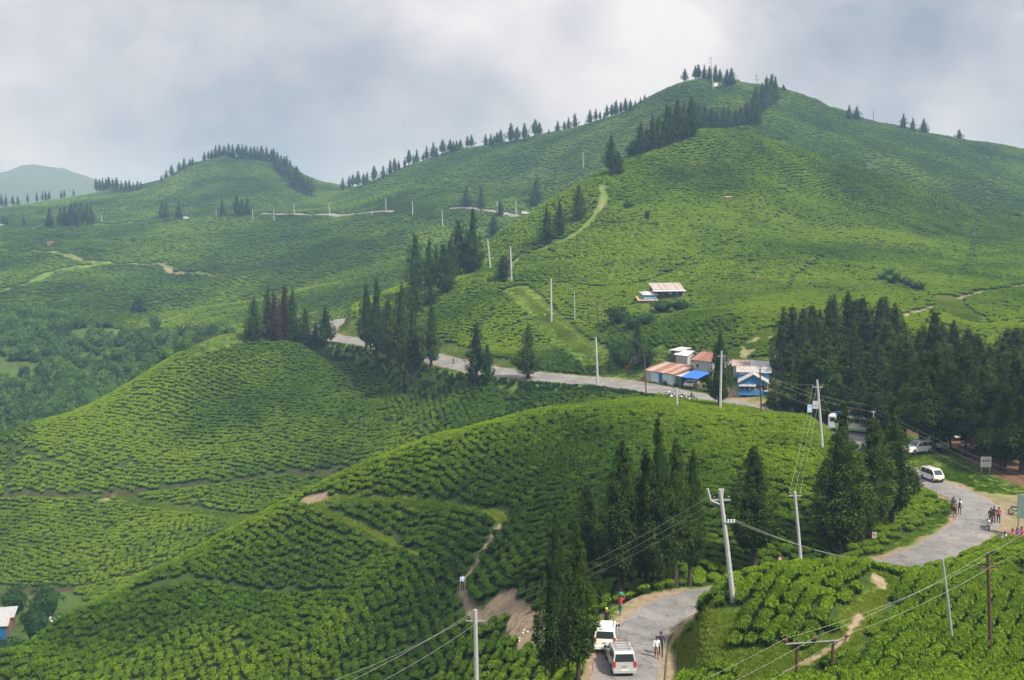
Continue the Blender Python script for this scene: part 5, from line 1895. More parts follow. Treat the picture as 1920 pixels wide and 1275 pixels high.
shed((pw.x, pw.y, pw.z + .3), math.radians(14), 7.2, 4.0, .9, 1.8, GREYW, [mat('pinkish_white_roof', (.72, .66, .62), .6)], 'low white-roofed shed on the spur among conifers', nsheet=6, name='white_roofed_shed', foot=1.5)
pv_ = hit(187, 765, 310)
vh = shed((pv_.x, pv_.y, pv_.z + .8), math.radians(16), 5.2, 3.8, 1.6, 2.6, PALEB, [TINR[0]], 'small house with a pale grey tin roof at the edge of the left valley', nsheet=6, name='valley_house', gable=True, foot=2)
pfh = ground_at(-12, 176)
zf = at(10, 1192, 176).z
fh = shed((pfh.x - 1.5, pfh.y, zf), math.radians(14), 3.4, 2.8, 1.5, 2.5, mat('deep_blue_wall', (0.008, 0.10, 0.24), .6, noise=3), [TINR[1], TINR[1], TINR[2]], 'blue walled farmhouse with a weathered grey roof at the left edge', nsheet=7, name='farmhouse', foot=4, wallm2=WOOD)
panel(fh, 'window', 1.5, .7, .6, .5, GLASS, -.03, .05, WHITE)
pf2 = ground_at(16, 183)
shed((pf2.x - 3.2, pf2.y, at(10, 1180, 183).z), math.radians(14), 3.6, 3.2, 1.9, 2.5, WOOD, [TINR[1]], 'small outbuilding with a grey tin roof behind the farmhouse', nsheet=5, name='outbuilding', foot=4)
pf3 = ground_at(96, 180)
shed((pf3.x, pf3.y, at(96, 1168, 180).z), math.radians(18), 1.5, 1.1, .3, .5, WOOD, [TINR[0]], 'tiny white-roofed shelter in the bushes at the lower left', nsheet=4, name='shelter', foot=3)
ps = hit(1339, 165, 560)
sh = shed((ps.x, ps.y, ps.z), math.radians(6), 5.2, 4.0, 3.4, 3.8, mat('whitewash', (.72, .68, .62), .8, noise=1.0, col2=(.62, .58, .52)), [TINR[1]], 'small whitewashed hut on the hill summit', nsheet=5, name='summit_hut', foot=1.5)
panel(sh, 'window', 3.2, 2.2, 1.2, .7, SHADE, -.03, .05)
pm_ = hit(1337, 166, 560)
mt = empty('radio_mast', pm_, 0, 'tall thin red and white radio mast on the summit', 'mast')
tm_ = at(1332, 106, pm_.y) - pm_
MB().tube([(0, 0, -1), tm_ * .35], [.24, .2], 8).build('lower_shaft', STEEL, mt)
MB().tube([tm_ * .35, tm_ * .78], [.2, .17], 8).build('upper_shaft', mat('mast_red', (.28, .10, .10), .6), mt)
MB().tube([tm_ * .78, tm_ * .97], [.2, .16], 8).build('head_shaft', STEEL, mt)
for k in range(6):
    a = k * math.pi / 3
    MB().box(tm_ * (.84 + .09 * (k % 2)) + Vector((.75 * math.cos(a), .75 * math.sin(a), 0)), (.32, .32, 2.0)).build('antenna', STEEL if k % 2 else WHITE, mt)
MB().tube([tm_ * .80, tm_ * .84], [.8, .8], 8).build('platform', STEEL, mt)
pk = hit(1362, 377)
shed((pk.x, pk.y, pk.z), .2, 2.0, 1.6, 1.3, 1.6, mat('stone_hut', (.20, .17, .15), .9, noise=4), [TAN], 'tiny stone hut in the tea on the large hill', nsheet=3, name='stone_hut', foot=.8)
pk = hit(88, 461, 500)
shed((pk.x, pk.y, pk.z), .2, 3.2, 2.4, 2.0, 2.4, mat('stone_hut', (.20, .17, .15), .9, noise=4), [RUSTR[1]], 'small dark hut on the far left hillside', nsheet=3, name='field_hut', foot=.8)

# ------------------------------------------------------------------ signs
def sign(px, py, wpx, hpx, base_px, Y, m, label, name='signboard', posts=1, marks=None, rz=0.0, legm=None, hang=False):
    c_ = at(px, py, Y)
    g_ = ground_at(px, Y) if not hang else c_
    e_ = empty(name, g_, rz, label, 'sign')
    zc = c_.z - g_.z
    w_, h_ = wpx / F * Y, hpx / F * Y
    b_ = MB().box((0, 0, zc), (w_, .05, h_)).build('board', m, e_)
    if not hang:
        for k in range(posts):
            x_ = 0 if posts == 1 else (-.4 + .8 * k) * w_
            MB().tube([(x_, .06, -.4), (x_, .06, zc + h_ * .3)], .045, 6).build('post', legm or STEEL, e_)
    for (mx, mz, mw, mh, mm_) in marks or ():
        MB().box((mx * w_, -.03, zc + mz * h_), (mw * w_, .012, mh * h_)).build('lettering', mm_, b_)
    return e_


INK_R, INK_B, INK_G, INK_K = mat('ink_red', (.40, .04, .05), .6), mat('ink_blue', (.05, .09, .30), .6), mat('ink_grey', (.42, .44, .48), .6), mat('ink_dark', (.05, .05, .06), .6)
lines = [(-.36 + .09 * k, .10, .075, .16, INK_R if k % 3 != 1 else INK_B) for k in range(9)]
lines += [(0, .36, .8, .035, INK_G), (0, .28, .7, .035, INK_G), (-.05, -.12, .75, .035, INK_G), (.05, -.22, .78, .035, INK_G), (0, -.32, .7, .035, INK_G), (-.08, -.40, .6, .03, INK_G)]
sign(1848, 866, 20, 20, 0, 131, WHITE, 'white square notice board with a red and blue line at the forest edge', posts=2, marks=lines)
sign(1922, 950, 34, 46, 0, 104, mat('grey_green_board', (.10, .15, .14), .7, noise=2, col2=(.13, .18, .17)), 'large blank grey-green board back at the right edge', name='billboard', posts=2, legm=RUSTP)
Yp = POLES['C3'][0].y
for px, py, w_, h_, m, lb, mk in ((1529, 759, 11, 15, mat('grey_sign', (.36, .36, .40), .7), 'grey board fixed to the concrete pole with crossarm', [(0, .2, .7, .06, INK_G), (0, -.1, .7, .06, INK_K)]),
                                  (1518, 766, 8, 14, mat('blue_white_sign', (.40, .58, .74), .6), 'small light blue board hanging left of the grey board on the pole', [(0, .25, .7, .1, INK_B), (0, -.05, .6, .06, WHITE), (0, -.3, .6, .06, INK_B)])):
    sign(px, py, w_, h_, 0, Yp - .3, m, lb, hang=True, marks=mk)
for px, py, Y, w_, h_, lb in ((1749, 808, 140.4, 7, 10, 'red and white poster nailed high on a plantation trunk by the parked cars'), (1806, 831, 138.9, 7, 10, 'red and white poster nailed low on a trunk at the plantation edge'), (1639, 1003, 100.4, 7, 11, 'red and white poster on the trunk beside the hairpin bend')):
    sign(px, py, w_, h_, 0, Y, mat('poster_white', (.68, .62, .62), .6), lb, name='poster', hang=True, marks=[(0, .05, .7, .5, mat('poster_red', (.45, .12, .16), .6)), (0, -.32, .7, .1, INK_K), (.1, .1, .25, .3, WHITE)])
e_ = sign(1462, 1046, 7, 2, 0, 93, WHITE, 'small red-edged triangular warning sign below the lone twin-trunk conifer', name='warning_sign')
zt = at(1462, 1047, 93).z - e_.location.z
MB().add([(-.24, -.05, zt - .14), (.24, -.05, zt - .14), (0, -.05, zt + .28), (-.24, -.03, zt - .14), (.24, -.03, zt - .14), (0, -.03, zt + .28)], [(0, 1, 2), (5, 4, 3), (0, 3, 4, 1), (1, 4, 5, 2), (2, 5, 3, 0)]).build('triangle', INK_R, e_)
MB().add([(-.13, -.056, zt - .08), (.13, -.056, zt - .08), (0, -.056, zt + .15), (-.13, -.051, zt - .08), (.13, -.051, zt - .08), (0, -.051, zt + .15)], [(0, 1, 2), (5, 4, 3), (0, 3, 4, 1), (1, 4, 5, 2), (2, 5, 3, 0)]).build('triangle_centre', WHITE, e_)

# stone-lined drain beside the lower road
dpts = [hit(1256, 1282), hit(1258, 1250), hit(1260, 1225), hit(1263, 1203), hit(1270, 1188)]
dd_ = catmull(dpts, 4)
mbd = MB()
for s_ in (-.34, .34):
    mbd.v, mbd.f = mbd.v, mbd.f
    mbd.tube([p + Vector((s_, 0, -.02)) for p in dd_], .11, 4)
dw = mbd.build('roadside_drain', mat('mossy_stone', (.13, .12, .085), .9, noise=4, col2=(.06, .065, .03)))
tag(dw, 'stone-edged drain along the grassy bank beside the lower road', 'drain')
# ------------------------------------------------------------------ vehicles
def paint(name, c, metal=0.0):
    return mat(name, c, 0.28, metal, 0.5, noise=1.5, col2=tuple(v * .9 for v in c))


LAMP_R, LAMP_W, LAMP_A = mat('tail_lamp', (.42, .02, .02), .25), mat('head_lamp', (.75, .76, .74), .15), mat('amber_lamp', (.55, .22, .02), .25)
PLATE_Y, PLATE_W = mat('yellow_plate', (.62, .45, .04), .5), mat('white_plate', (.72, .70, .68), .5)
BLACKP = mat('black_trim', (.02, .02, .022), .5)


def wheel_mesh(r, w_):
    mb = MB()
    mb.tube([(0, -w_ / 2, 0), (0, -w_ / 2 + .001, 0), (0, w_ / 2 - .001, 0), (0, w_ / 2, 0)], [r * .62, r, r, r * .62], 16)
    return mb


def vehicle(loc, rz, L, Wd, prof, belt, tumble, pm, label, cat, name, wins, rear_win, front_win, wr=.34, axles=(.80, -1.0), rack=False, tail='low', plate=PLATE_W, side_trim=True):
    """prof: side outline (x forward, z up) counter-clockwise from rear bottom; windows by side spans (x0, x1, z0, z1)"""
    e_ = empty(name, loc, rz, label, cat)

    def hw(z):
        return Wd / 2 - max(0, z - belt) * tumble - max(0, .45 - z) * .10
    n_ = len(prof)
    bm = bmesh.new()
    lf = [bm.verts.new((x, hw(z), z)) for x, z in prof]
    rt = [bm.verts.new((x, -hw(z), z)) for x, z in prof]
    bm.faces.new(lf[::-1])
    bm.faces.new(rt)
    for i in range(n_):
        j = (i + 1) % n_
        bm.faces.new((lf[i], lf[j], rt[j], rt[i]))
    bmesh.ops.recalc_face_normals(bm, faces=bm.faces)
    bmesh.ops.bevel(bm, geom=list(bm.edges), offset=.055, segments=2, affect='EDGES', profile=.6)
    bmesh.ops.triangulate(bm, faces=[f for f in bm.faces if len(f.verts) > 4])
    me = bpy.data.meshes.new('body')
    bm.to_mesh(me)
    bm.free()
    me.materials.append(pm)
    share('body', me, e_)
    for (x0, x1, z0, z1, sl0, sl1) in wins:                 # side glass, both sides
        for s in (1, -1):
            q = [(x0, z0), (x1, z0), (x1 + sl1, z1), (x0 + sl0, z1)]
            vs_ = [(x, s * (hw(z) + o), z) for o in (.006, -.03) for x, z in q]
            MB().hexa([Vector(v) for v in (vs_ if s < 0 else vs_[3::-1] + vs_[7:3:-1])]).build('side_window', GLASS, e_)

    def cross_pane(nm, x0, z0, x1, z1, inset, m, out=.012):
        d = Vector((x1 - x0, 0, z1 - z0)).normalized()
        nn_ = Vector((-d.z, 0, d.x)) * (1 if x0 < 0 else -1)
        a = [(x0, -hw(z0) + inset, z0), (x0, hw(z0) - inset, z0), (x1, hw(z1) - inset, z1), (x1, -hw(z1) + inset, z1)]
        return MB().hexa([Vector(v) + nn_ * out for v in a] + [Vector(v) - nn_ * .03 for v in a]).build(nm, m, e_)
    cross_pane('rear_window', *rear_win, .14, GLASS)
    cross_pane('windscreen', *front_win, .12, GLASS)
    ty = wheel_mesh(wr, .21)
    tme_ = bpy.data.meshes.new('tyre')
    tme_.from_pydata([tuple(v) for v in ty.v], [], ty.f)
    tme_.materials.append(DARK)
    rm_ = MB()
    rm_.tube([(0, -.112, 0), (0, -.10, 0), (0, .10, 0), (0, .112, 0)], [wr * .25, wr * .60, wr * .60, wr * .25], 12)
    rme = bpy.data.meshes.new('rim')
    rme.from_pydata([tuple(v) for v in rm_.v], [], rm_.f)
    rme.materials.append(CHROME)
    x_a, x_b = L / 2 - axles[0], -L / 2 - axles[1]
    for x_ in (x_a, x_b):
        for s in (1, -1):
            w0 = share('wheel', tme_, e_, (x_, s * (Wd / 2 - .10), wr))
            share('rim', rme, w0)
    xr, xf = -L / 2, L / 2
    for s in (1, -1):
        if tail == 'low':
            MB().box((xr + .03, s * (Wd / 2 - .12), .98), (.10, .17, .42)).build('tail_lamp', LAMP_R, e_)
        else:
            MB().box((xr + .06, s * (Wd / 2 - .13), 1.08), (.12, .17, .34)).build('tail_lamp', LAMP_R, e_)
        MB().box((xf - .05, s * (Wd / 2 - .25), .74), (.12, .30, .18)).build('head_lamp', LAMP_W, e_)
        MB().box((xf - 1.25 if L > 4 else xf - .55, s * (Wd / 2 + .10), belt + .06), (.12, .20, .15)).build('mirror', BLACKP, e_)
    MB().box((xr - .02, 0, .46), (.12, Wd - .10, .22)).build('rear_bumper', pm, e_)
    MB().box((xf + .02, 0, .44), (.12, Wd - .10, .22)).build('front_bumper', BLACKP if name == 'van' else pm, e_)
    MB().box((xr - .09, 0, .58), (.02, .50, .13)).build('number_plate', plate, e_)
    MB().box((xf + .09, 0, .50), (.02, .50, .12)).build('number_plate', plate, e_)
    MB().box((xr - .005, 0, .84), (.03, .34, .05)).build('door_handle', CHROME, e_)
    zt = max(z for _, z in prof)
    if rack:
        rk = MB()
        for s in (1, -1):
            rk.tube([(-L * .36, s * .52, zt + .10), (L * .12, s * .52, zt + .10)], .022, 5)
        for k in range(5):
            x_ = -L * .36 + k * L * .12
            rk.box((x_, 0, zt + .11), (.05, 1.08, .03))
        rk.build('roof_rack', mat('rack_brown', (.16, .10, .08), .6, .3), e_)
    else:
        rk = MB()
        for s in (1, -1):
            rk.tube([(-L * .36, s * .60, zt + .05), (L * .08, s * .60, zt + .05)], .022, 5)
        rk.build('roof_rail', BLACKP, e_)
    e_.scale = (.9, .9, .9)
    return e_


def suv(loc, rz, pm, label, rack=False, tail='low', plate=PLATE_W):
    L = 4.5
    prof = [(-2.2, .32), (2.2, .32), (2.25, .60), (2.18, .88), (1.98, 1.02), (1.05, 1.10), (.42, 1.70), (.10, 1.80), (-1.80, 1.82), (-2.02, 1.72), (-2.2, 1.12), (-2.25, .60)]
    return vehicle(loc, rz, L, 1.76, prof, 1.08, .20, pm, label, 'car', 'suv',
                   [(.02, .92, 1.13, 1.62, .0, -.50), (-.92, -.06, 1.13, 1.66, .0, .0), (-1.95, -1.02, 1.13, 1.66, .14, .0)],
                   (-2.185, 1.15, -2.045, 1.68), (1.02, 1.14, .46, 1.67), .36, (.85, -.95), rack, tail, plate)


def minivan(loc, rz, pm, label, rack=True):
    L = 3.4
    prof = [(-1.65, .30), (1.62, .30), (1.70, .62), (1.62, .98), (1.02, 1.62), (.82, 1.70), (-1.45, 1.70), (-1.60, 1.60), (-1.70, .95), (-1.70, .60)]
    return vehicle(loc, rz, L, 1.44, prof, .98, .14, pm, label, 'van', 'van',
                   [(.55, 1.42, 1.02, 1.54, .0, -.42), (-.42, .48, 1.02, 1.56, 0, 0), (-1.46, -.50, 1.02, 1.56, .08, 0)],
                   (-1.69, 1.02, -1.60, 1.55), (1.58, 1.04, 1.08, 1.58), .29, (.55, -.60), rack, 'low', PLATE_Y)


def on_road(px, py, heading, lift=.06, near=0.0, Y=None):
    p = ground_at(px, Y) if Y else hit(px, py, near)
    p.z = max(p.z, H(p.x, p.y)) + lift
    return p, math.radians(90 - heading)


SILVER, CREAM, WHITEP = paint('silver_paint', (.52, .53, .54), .35), paint('cream_white_paint', (.72, .71, .64)), paint('white_car_paint', (.76, .76, .75))


def put(fn, px, py, heading, half, *a, **k):
    """stand a vehicle so that its near end is at the given ground point"""
    Y = k.pop('Y', None)
    near = k.pop('near', 0.0)
    p, rz = on_road(px, py, heading, near=near, Y=Y)
    p = p + Vector((math.sin(math.radians(heading)), math.cos(math.radians(heading)), 0)) * half
    p.z = H(p.x, p.y) + .06
    return fn(p, rz, *a, **k)


put(suv, 1172, 1274, -3, 2.2, SILVER, 'silver SUV with roof rack at the bottom, nearer of the two on the lower road', rack=True)
put(suv, 1134, 1230, 7, 2.2, CREAM, 'cream white SUV ahead of the silver one on the lower road', tail='high')
put(minivan, 1762, 908, 168, -1.6, paint('van_white', (.72, .72, .70)), 'white minivan with roof carrier coming round the hairpin bend')
put(minivan, 1312, 726, -62, 1.4, WHITEP, 'white minivan parked before the blue tarpaulin stall')
put(suv, 1722, 841, 250, 0, WHITEP, 'white SUV parked leftmost at the edge of the plantation', Y=141, rack=True)
put(suv, 1748, 843, 255, 0, paint('white_car_paint_worn', (.70, .70, .69)), 'white SUV parked among trunks right of another white SUV', Y=143.5, rack=True)
put(suv, 1800, 838, 10, 1.6, WHITEP, 'white car half hidden behind a postered trunk deep in the plantation', Y=150)
put(suv, 478, 630, 60, 1.6, paint('dark_car', (.10, .11, .13)), 'dark car with pale roof parked on the spur behind the leftmost conifer', near=300)
put(suv, 492, 629, 215, -1.8, WHITEP, 'white car parked on the spur right of the leftmost conifer', near=300)
put(suv, 1203, 690, 100, 0, paint('black_car', (.03, .03, .035)), 'black car parked up the slope left of the shops', Y=221)
put(suv, 350, 411, 80, 0, WHITEP, 'tiny white car on the distant left hillside', near=560)
put(suv, 985, 402, 80, 0, WHITEP, 'tiny white car on the distant road by the big hill edge', near=560)
put(suv, 5, 424, 80, 0, WHITEP, 'tiny white car at the far left edge', near=560)

# bus
pB, rzB = on_road(1600, 0, 28, Y=160)
pB.z = H(pB.x, pB.y) + .06
bus = empty('bus', pB, math.radians(-28), 'white bus with a blue roof carrier and people on top, behind roadside conifers', 'bus')
bus.scale = (.86, .86, .86)
bm = bmesh.new()
bmesh.ops.create_cube(bm, size=1.0, matrix=Matrix.Translation((0, 0, 1.65)) @ Matrix.Diagonal((8.2, 2.3, 2.5, 1)))
bmesh.ops.bevel(bm, geom=list(bm.edges), offset=.16, segments=3, affect='EDGES')
me = bpy.data.meshes.new('body')
bm.to_mesh(me)
bm.free()
me.materials.append(paint('bus_white', (.74, .74, .70)))
share('body', me, bus)
for s in (1, -1):
    for k in range(7):
        MB().box((-3.3 + k * 1.02, s * 1.15, 2.12), (.84, .05, .72)).build('side_window', GLASS, bus)
    for x_ in (-2.5, 2.6):
        w0 = MB().tube([(x_, s * 1.0 - .12, .46), (x_, s * 1.0 + .14, .46)], .46, 14).build('wheel', DARK, bus)
        MB().tube([(x_, s * 1.0 - .15, .46), (x_, s * 1.0 + .17, .46)], .24, 10).build('rim', CHROME, w0)
for x_, nm in ((4.1, 'windscreen'), (-4.1, 'rear_window')):
    MB().box((x_, 0, 2.05), (.05, 1.9, .95)).build(nm, GLASS, bus)
for x_, m in ((4.1, LAMP_W), (-4.1, LAMP_R)):
    for s in (1, -1):
        MB().box((x_, s * .85, .9), (.06, .28, .2)).build('lamp', m, bus)
MB().box((0, 0, .62), (8.1, 2.34, .35)).build('lower_stripe', mat('bus_green', (.20, .42, .22), .5), bus)
MB().box((-.2, -.35, 2.98), (5.6, 1.1, .10)).build('roof_carrier', mat('carrier_blue', (.04, .22, .62), .5), bus)
rl = MB()
for s in (1, -1):
    rl.tube([(-3.5, s * .95, 3.2), (3.1, s * .95, 3.2)], .03, 5)
for k in range(7):
    rl.box((-3.5 + k * 1.1, 0, 3.12), (.05, 1.92, .05))
rl.build('carrier_rail', mat('carrier_blue', (.04, .22, .62), .5), bus)


# ------------------------------------------------------------------ motorcycles
def motorbike(loc, rz, col, label, name='motorcycle'):
    e_ = empty(name, loc, rz, label, 'motorcycle')
    for x_ in (-.64, .66):
        w0 = MB()
        seg = 14
        for k in range(seg):
            a, b = 2 * math.pi * k / seg, 2 * math.pi * (k + 1) / seg
            w0.tube([(x_ + .27 * math.cos(a), 0, .31 + .27 * math.sin(a)), (x_ + .27 * math.cos(b), 0, .31 + .27 * math.sin(b))], .055, 6)
        wo_ = w0.build('wheel', DARK, e_)
        MB().tube([(x_, -.06, .31), (x_, .06, .31)], .14, 8).build('hub', CHROME, wo_)
    MB().tube([(-.64, 0, .34), (-.15, 0, .42), (.30, 0, .62), (.42, 0, .92)], [.05, .07, .07, .05], 6).build('frame', BLACKP, e_)
    MB().ball((.12, 0, .44), (.24, .16, .20)).build('engine', CHROME, e_)
    MB().ball((.18, 0, .84), (.30, .16, .15)).build('fuel_tank', col, e_, True)
    MB().box((-.35, 0, .80), (.72, .25, .10)).build('seat', DARK, e_)
    MB().box((-.68, 0, .72), (.34, .16, .07)).build('rear_mudguard', col, e_)
    MB().box((.70, 0, .64), (.40, .13, .05)).build('front_mudguard', col, e_)
    MB().tube([(.66, .07, .31), (.48, .09, .95)], .03, 5).build('fork', CHROME, e_)
    MB().tube([(.66, -.07, .31), (.48, -.09, .95)], .03, 5).build('fork', CHROME, e_)
    MB().tube([(.34, -.36, 1.08), (.46, -.12, 1.02), (.46, .12, 1.02), (.34, .36, 1.08)], .022, 5).build('handlebar', BLACKP, e_)
    MB().ball((.58, 0, .90), (.09, .11, .11)).build('headlamp', LAMP_W, e_)
    MB().tube([(.05, -.16, .32), (-.75, -.18, .42)], [.035, .055], 6).build('exhaust', CHROME, e_)
    MB().box((-.86, 0, .74), (.05, .12, .08)).build('tail_lamp', LAMP_R, e_)
    return e_


BK1, BK2, BK3, BK4 = paint('bike_black', (.03, .03, .035)), paint('bike_blue', (.05, .09, .24)), paint('bike_red', (.35, .04, .04)), paint('bike_silver', (.40, .41, .42))
MBIKES = {}
for key, px, py, hd, col, lb, Y in (('a', 1251, 745, 50, BK4, 'silver motorcycle parked left of the stub pole at the roadside', None), ('b', 1258, 748, 60, BK1, 'black motorcycle parked just left of the stub pole', None),
                                    ('c', 1277, 749, 70, BK1, 'dark motorcycle parked right of the stub pole', None), ('d', 1297, 752, 75, BK2, 'blue motorcycle with its rider by the tea edge opposite the stall', None),
                                    ('e', 1709, 909, 325, BK3, 'red motorcycle with two riders on the hairpin bend', None), ('f', 1853, 993, 200, BK4, 'silver motorcycle standing by the group at the road edge', None),
                                    ('g', 1908, 972, 120, paint('scooter_white', (.70, .70, .70)), 'white scooter half hidden by the large blank board', 112), ('h', 1331, 727, 30, BK1, 'black motorcycle behind the parked white minivan', None)):
    p, rz = on_road(px, py, hd, .05, Y=Y)
    MBIKES[key] = (motorbike(p, rz, col, lb), p, rz)


# ------------------------------------------------------------------ people: one skinned body each, clothing zones by material
SKIN = mat('skin', (.20, .105, .065), .6)
HAIR = mat('black_hair', (.012, .010, .009), .5)


def cloth(n_, c):
    return mat('cloth_' + n_, c, .9, noise=5, col2=tuple(v * .82 for v in c))


def person(loc, rz, shirt, legs, label, pose='walk', h=1.66, sleeve=True, skirt=None, hair='short', hat=None, shoes=None, shorts=False):
    """facing +X.  Builds the skeleton, grows a skin, and colours it by zone"""
    J, E, Rr = [], [], []

    def j(p, r_, par=None):
        J.append(Vector(p))
        Rr.append(r_)
        if par is not None:
            E.append((par, len(J) - 1))
        return len(J) - 1
    sit = pose in ('ride', 'sit', 'pillion')
    zp = .90 if not sit else (.26 if pose == 'sit' else .92)
    lean = {'walk': .04, 'stand': 0.0, 'ride': .16, 'pillion': .06, 'sit': .05, 'carry': .14}.get(pose, 0)
    pel = j((0, 0, zp), .135)
    wst = j((lean * .3, 0, zp + .20), .115, pel)
    cst = j((lean * .8, 0, zp + .40), .145, wst)
    nek = j((lean, 0, zp + .56), .060, cst)
    hd0 = j((lean + .02, 0, zp + .66), .088, nek)
    hd1 = j((lean + .02, 0, zp + .76), .082, hd0)
    nose = j((lean + .125, 0, zp + .69), .016, hd0)
    zone = {pel: 'l', wst: 's', cst: 's', nek: 'k', hd0: 'k', hd1: 'k', nose: 'k'}
    st = {'walk': .20, 'carry': .16, 'stand': .03}.get(pose, 0)
    for s in (1, -1):
        hip = j((0, s * .09, zp - .06), .095, pel)
        if sit:
            if pose == 'sit':
                kn = j((.40, s * .16, zp + .12), .068, hip)
                an_ = j((.42, s * .13, .06), .045, kn)
            else:
                kn = j((.36, s * .22, zp - .10), .070, hip)
                an_ = j((.16, s * .24, zp - .52), .046, kn)
        else:
            kn = j((s * st * .55 + .03, s * .10, zp * .54), .066, hip)
            an_ = j((s * st - (.05 if s < 0 else 0), s * .10, .08), .044, kn)
        to = j(J[an_] + Vector((.15, s * .02, -.045)), .034, an_)
        zone[hip], zone[kn], zone[an_], zone[to] = 'l', ('k' if shorts else 'l'), ('k' if shorts else 'l'), 'o'
        sh_ = j((lean * .9, s * .185, zp + .475), .062, cst)
        if pose == 'ride':
            el = j((lean + .22, s * .30, zp + .28), .045, sh_)
            wr = j((lean + .40, s * .30, zp + .22), .033, el)
        elif pose == 'carry':
            el = j((lean + .14, s * .30, zp + .56), .045, sh_)
            wr = j((lean + .10, s * .16, zp + .80), .033, el)
        elif pose in ('sit', 'pillion'):
            el = j((lean + .08, s * .26, zp + .22), .045, sh_)
            wr = j((lean + .30, s * .16, zp + .16), .033, el)
        else:
            el = j((lean - s * st * .35, s * .245, zp + .20), .045, sh_)
            wr = j((lean + .06 - s * st * .75, s * .25, zp - .03), .032, el)
        zone[sh_], zone[el], zone[wr] = 's', ('s' if sleeve else 'k'), 'k'
        d = (J[wr] - J[el]).normalized()
        pm_ = j(J[wr] + d * .075, .036, wr)
        zone[pm_] = 'k'
    me = bpy.data.meshes.new('body')
    me.from_pydata([tuple(v) for v in J], E, [])
    o = bpy.data.objects.new('body', me)
    COL.objects.link(o)
    sk = o.modifiers.new('skin', 'SKIN')
    sv = me.skin_vertices[0].data if me.skin_vertices else None
    if sv is None:
        bm = bmesh.new()
        bm.from_mesh(me)
        bm.verts.layers.skin.verify()
        bm.to_mesh(me)
        bm.free()
        sv = me.skin_vertices[0].data
    for i, v in enumerate(sv):
        v.radius = (Rr[i], Rr[i])
        v.use_root = (i == 0)
    sb = o.modifiers.new('sub', 'SUBSURF')
    sb.levels = 1
    sb.render_levels = 1
    dg = bpy.context.evaluated_depsgraph_get()
    nm_ = bpy.data.meshes.new_from_object(o.evaluated_get(dg))
    bpy.data.objects.remove(o)
    # fingers: four and a thumb per hand, rooted in the palm
    fm = MB()
    for i, zn in zone.items():
        pass
    hands = [b for a, b in E if zone.get(b) == 'k' and zone.get(a) == 'k' and abs(J[b].y) > .1 and b not in [q[0] for q in E] and Rr[b] == .036]
    for b in hands:
        a = [q[0] for q in E if q[1] == b][0]
        d = (J[b] - J[a]).normalized()
        sd_ = d.cross(Vector((0, 1, 0)))
        sd_ = sd_.normalized() if sd_.length > .1 else Vector((1, 0, 0))
        crl = Vector((0, -math.copysign(1, J[b].y), 0))
        for k, (of, ln) in enumerate(((-.024, .060), (-.008, .072), (.008, .068), (.024, .052))):
            p0_ = J[b] + sd_ * of + d * .012
            fm.tube([p0_, p0_ + d * ln * .6, p0_ + d * ln + crl * .022], [.0095, .009, .007], 5)
        p0_ = J[a] + d * .03 + sd_ * .022
        fm.tube([p0_, p0_ + d * .03 + sd_ * .025, p0_ + d * .06 + sd_ * .022], [.011, .010, .008], 5)
    nb = len(nm_.vertices)
    V = [v.co.copy() for v in nm_.vertices] + fm.v
    FC = [tuple(p.vertices) for p in nm_.polygons] + [tuple(nb + i for i in f) for f in fm.f]
    bpy.data.meshes.remove(nm_)
    sc_ = h / 1.74
    bo = bpy.data.meshes.new('body')
    bo.from_pydata([tuple(v * sc_) for v in V], [], FC)
    shm = shoes or cloth('dark_shoe', (.03, .028, .026))
    slots = {'k': 0, 's': 1, 'l': 2, 'o': 3}
    for m in (SKIN, shirt, legs, shm):
        bo.materials.append(m)
    Ja = np.array([tuple(v) for v in J])
    segs = [(np.array(J[a]), np.array(J[b]), a, b) for a, b in E]
    for p in bo.polygons:
        if p.vertices[0] >= nb:
            p.material_index = 0
            continue
        c_ = sum((V[i] for i in p.vertices), Vector()) / len(p.vertices)
        cc = np.array(c_)
        best = None
        for A_, B_, a, b in segs:
            ab = B_ - A_
            t_ = max(0, min(1, float((cc - A_) @ ab / (ab @ ab))))
            dd = float(np.linalg.norm(cc - A_ - t_ * ab)) - .5 * (Rr[a] * (1 - t_) + Rr[b] * t_)
            if best is None or dd < best[0]:
                best = (dd, a, b, t_)
        _, a, b, t_ = best
        zn = zone[a] if t_ < .55 else zone[b]
        if zone[b] == 'l' and zone[a] == 'l':
            zn = 'l'
        if {zone[a], zone[b]} == {'l', 's'}:
            zn = 's' if t_ > .1 else 'l'
        p.material_index = slots[zn]
        p.use_smooth = True
    e_ = empty('person', loc, rz, label, 'person')
    share('body', bo, e_)
    hc = Vector((lean + .005, 0, zp + .725)) * sc_
    hm_ = MB()
    seg, rg = 10, 5
    for i in range(rg + 1):
        th = (math.pi * .62) * i / rg
        for q in range(seg):
            ph = 2 * math.pi * q / seg
            k_ = 1.0 - (.18 if math.cos(ph) > .3 and i > 2 else 0)
            hm_.v.append(hc + Vector((.105 * math.sin(th) * math.cos(ph) * k_ - .008, .098 * math.sin(th) * math.sin(ph), .115 * math.cos(th) + .015)))
    for i in range(rg):
        for q in range(seg):
            hm_.f.append((i * seg + q, i * seg + (q + 1) % seg, (i + 1) * seg + (q + 1) % seg, (i + 1) * seg + q))
    hm_.build('hair' if not hat else 'cap', hat or HAIR, e_, True)
    if hair == 'long':
        MB().tube([hc + Vector((-.07, 0, .05)), hc + Vector((-.11, 0, -.10)), hc + Vector((-.12, 0, -.32))], [.09, .10, .05], 8).build('hair', HAIR, e_, True)
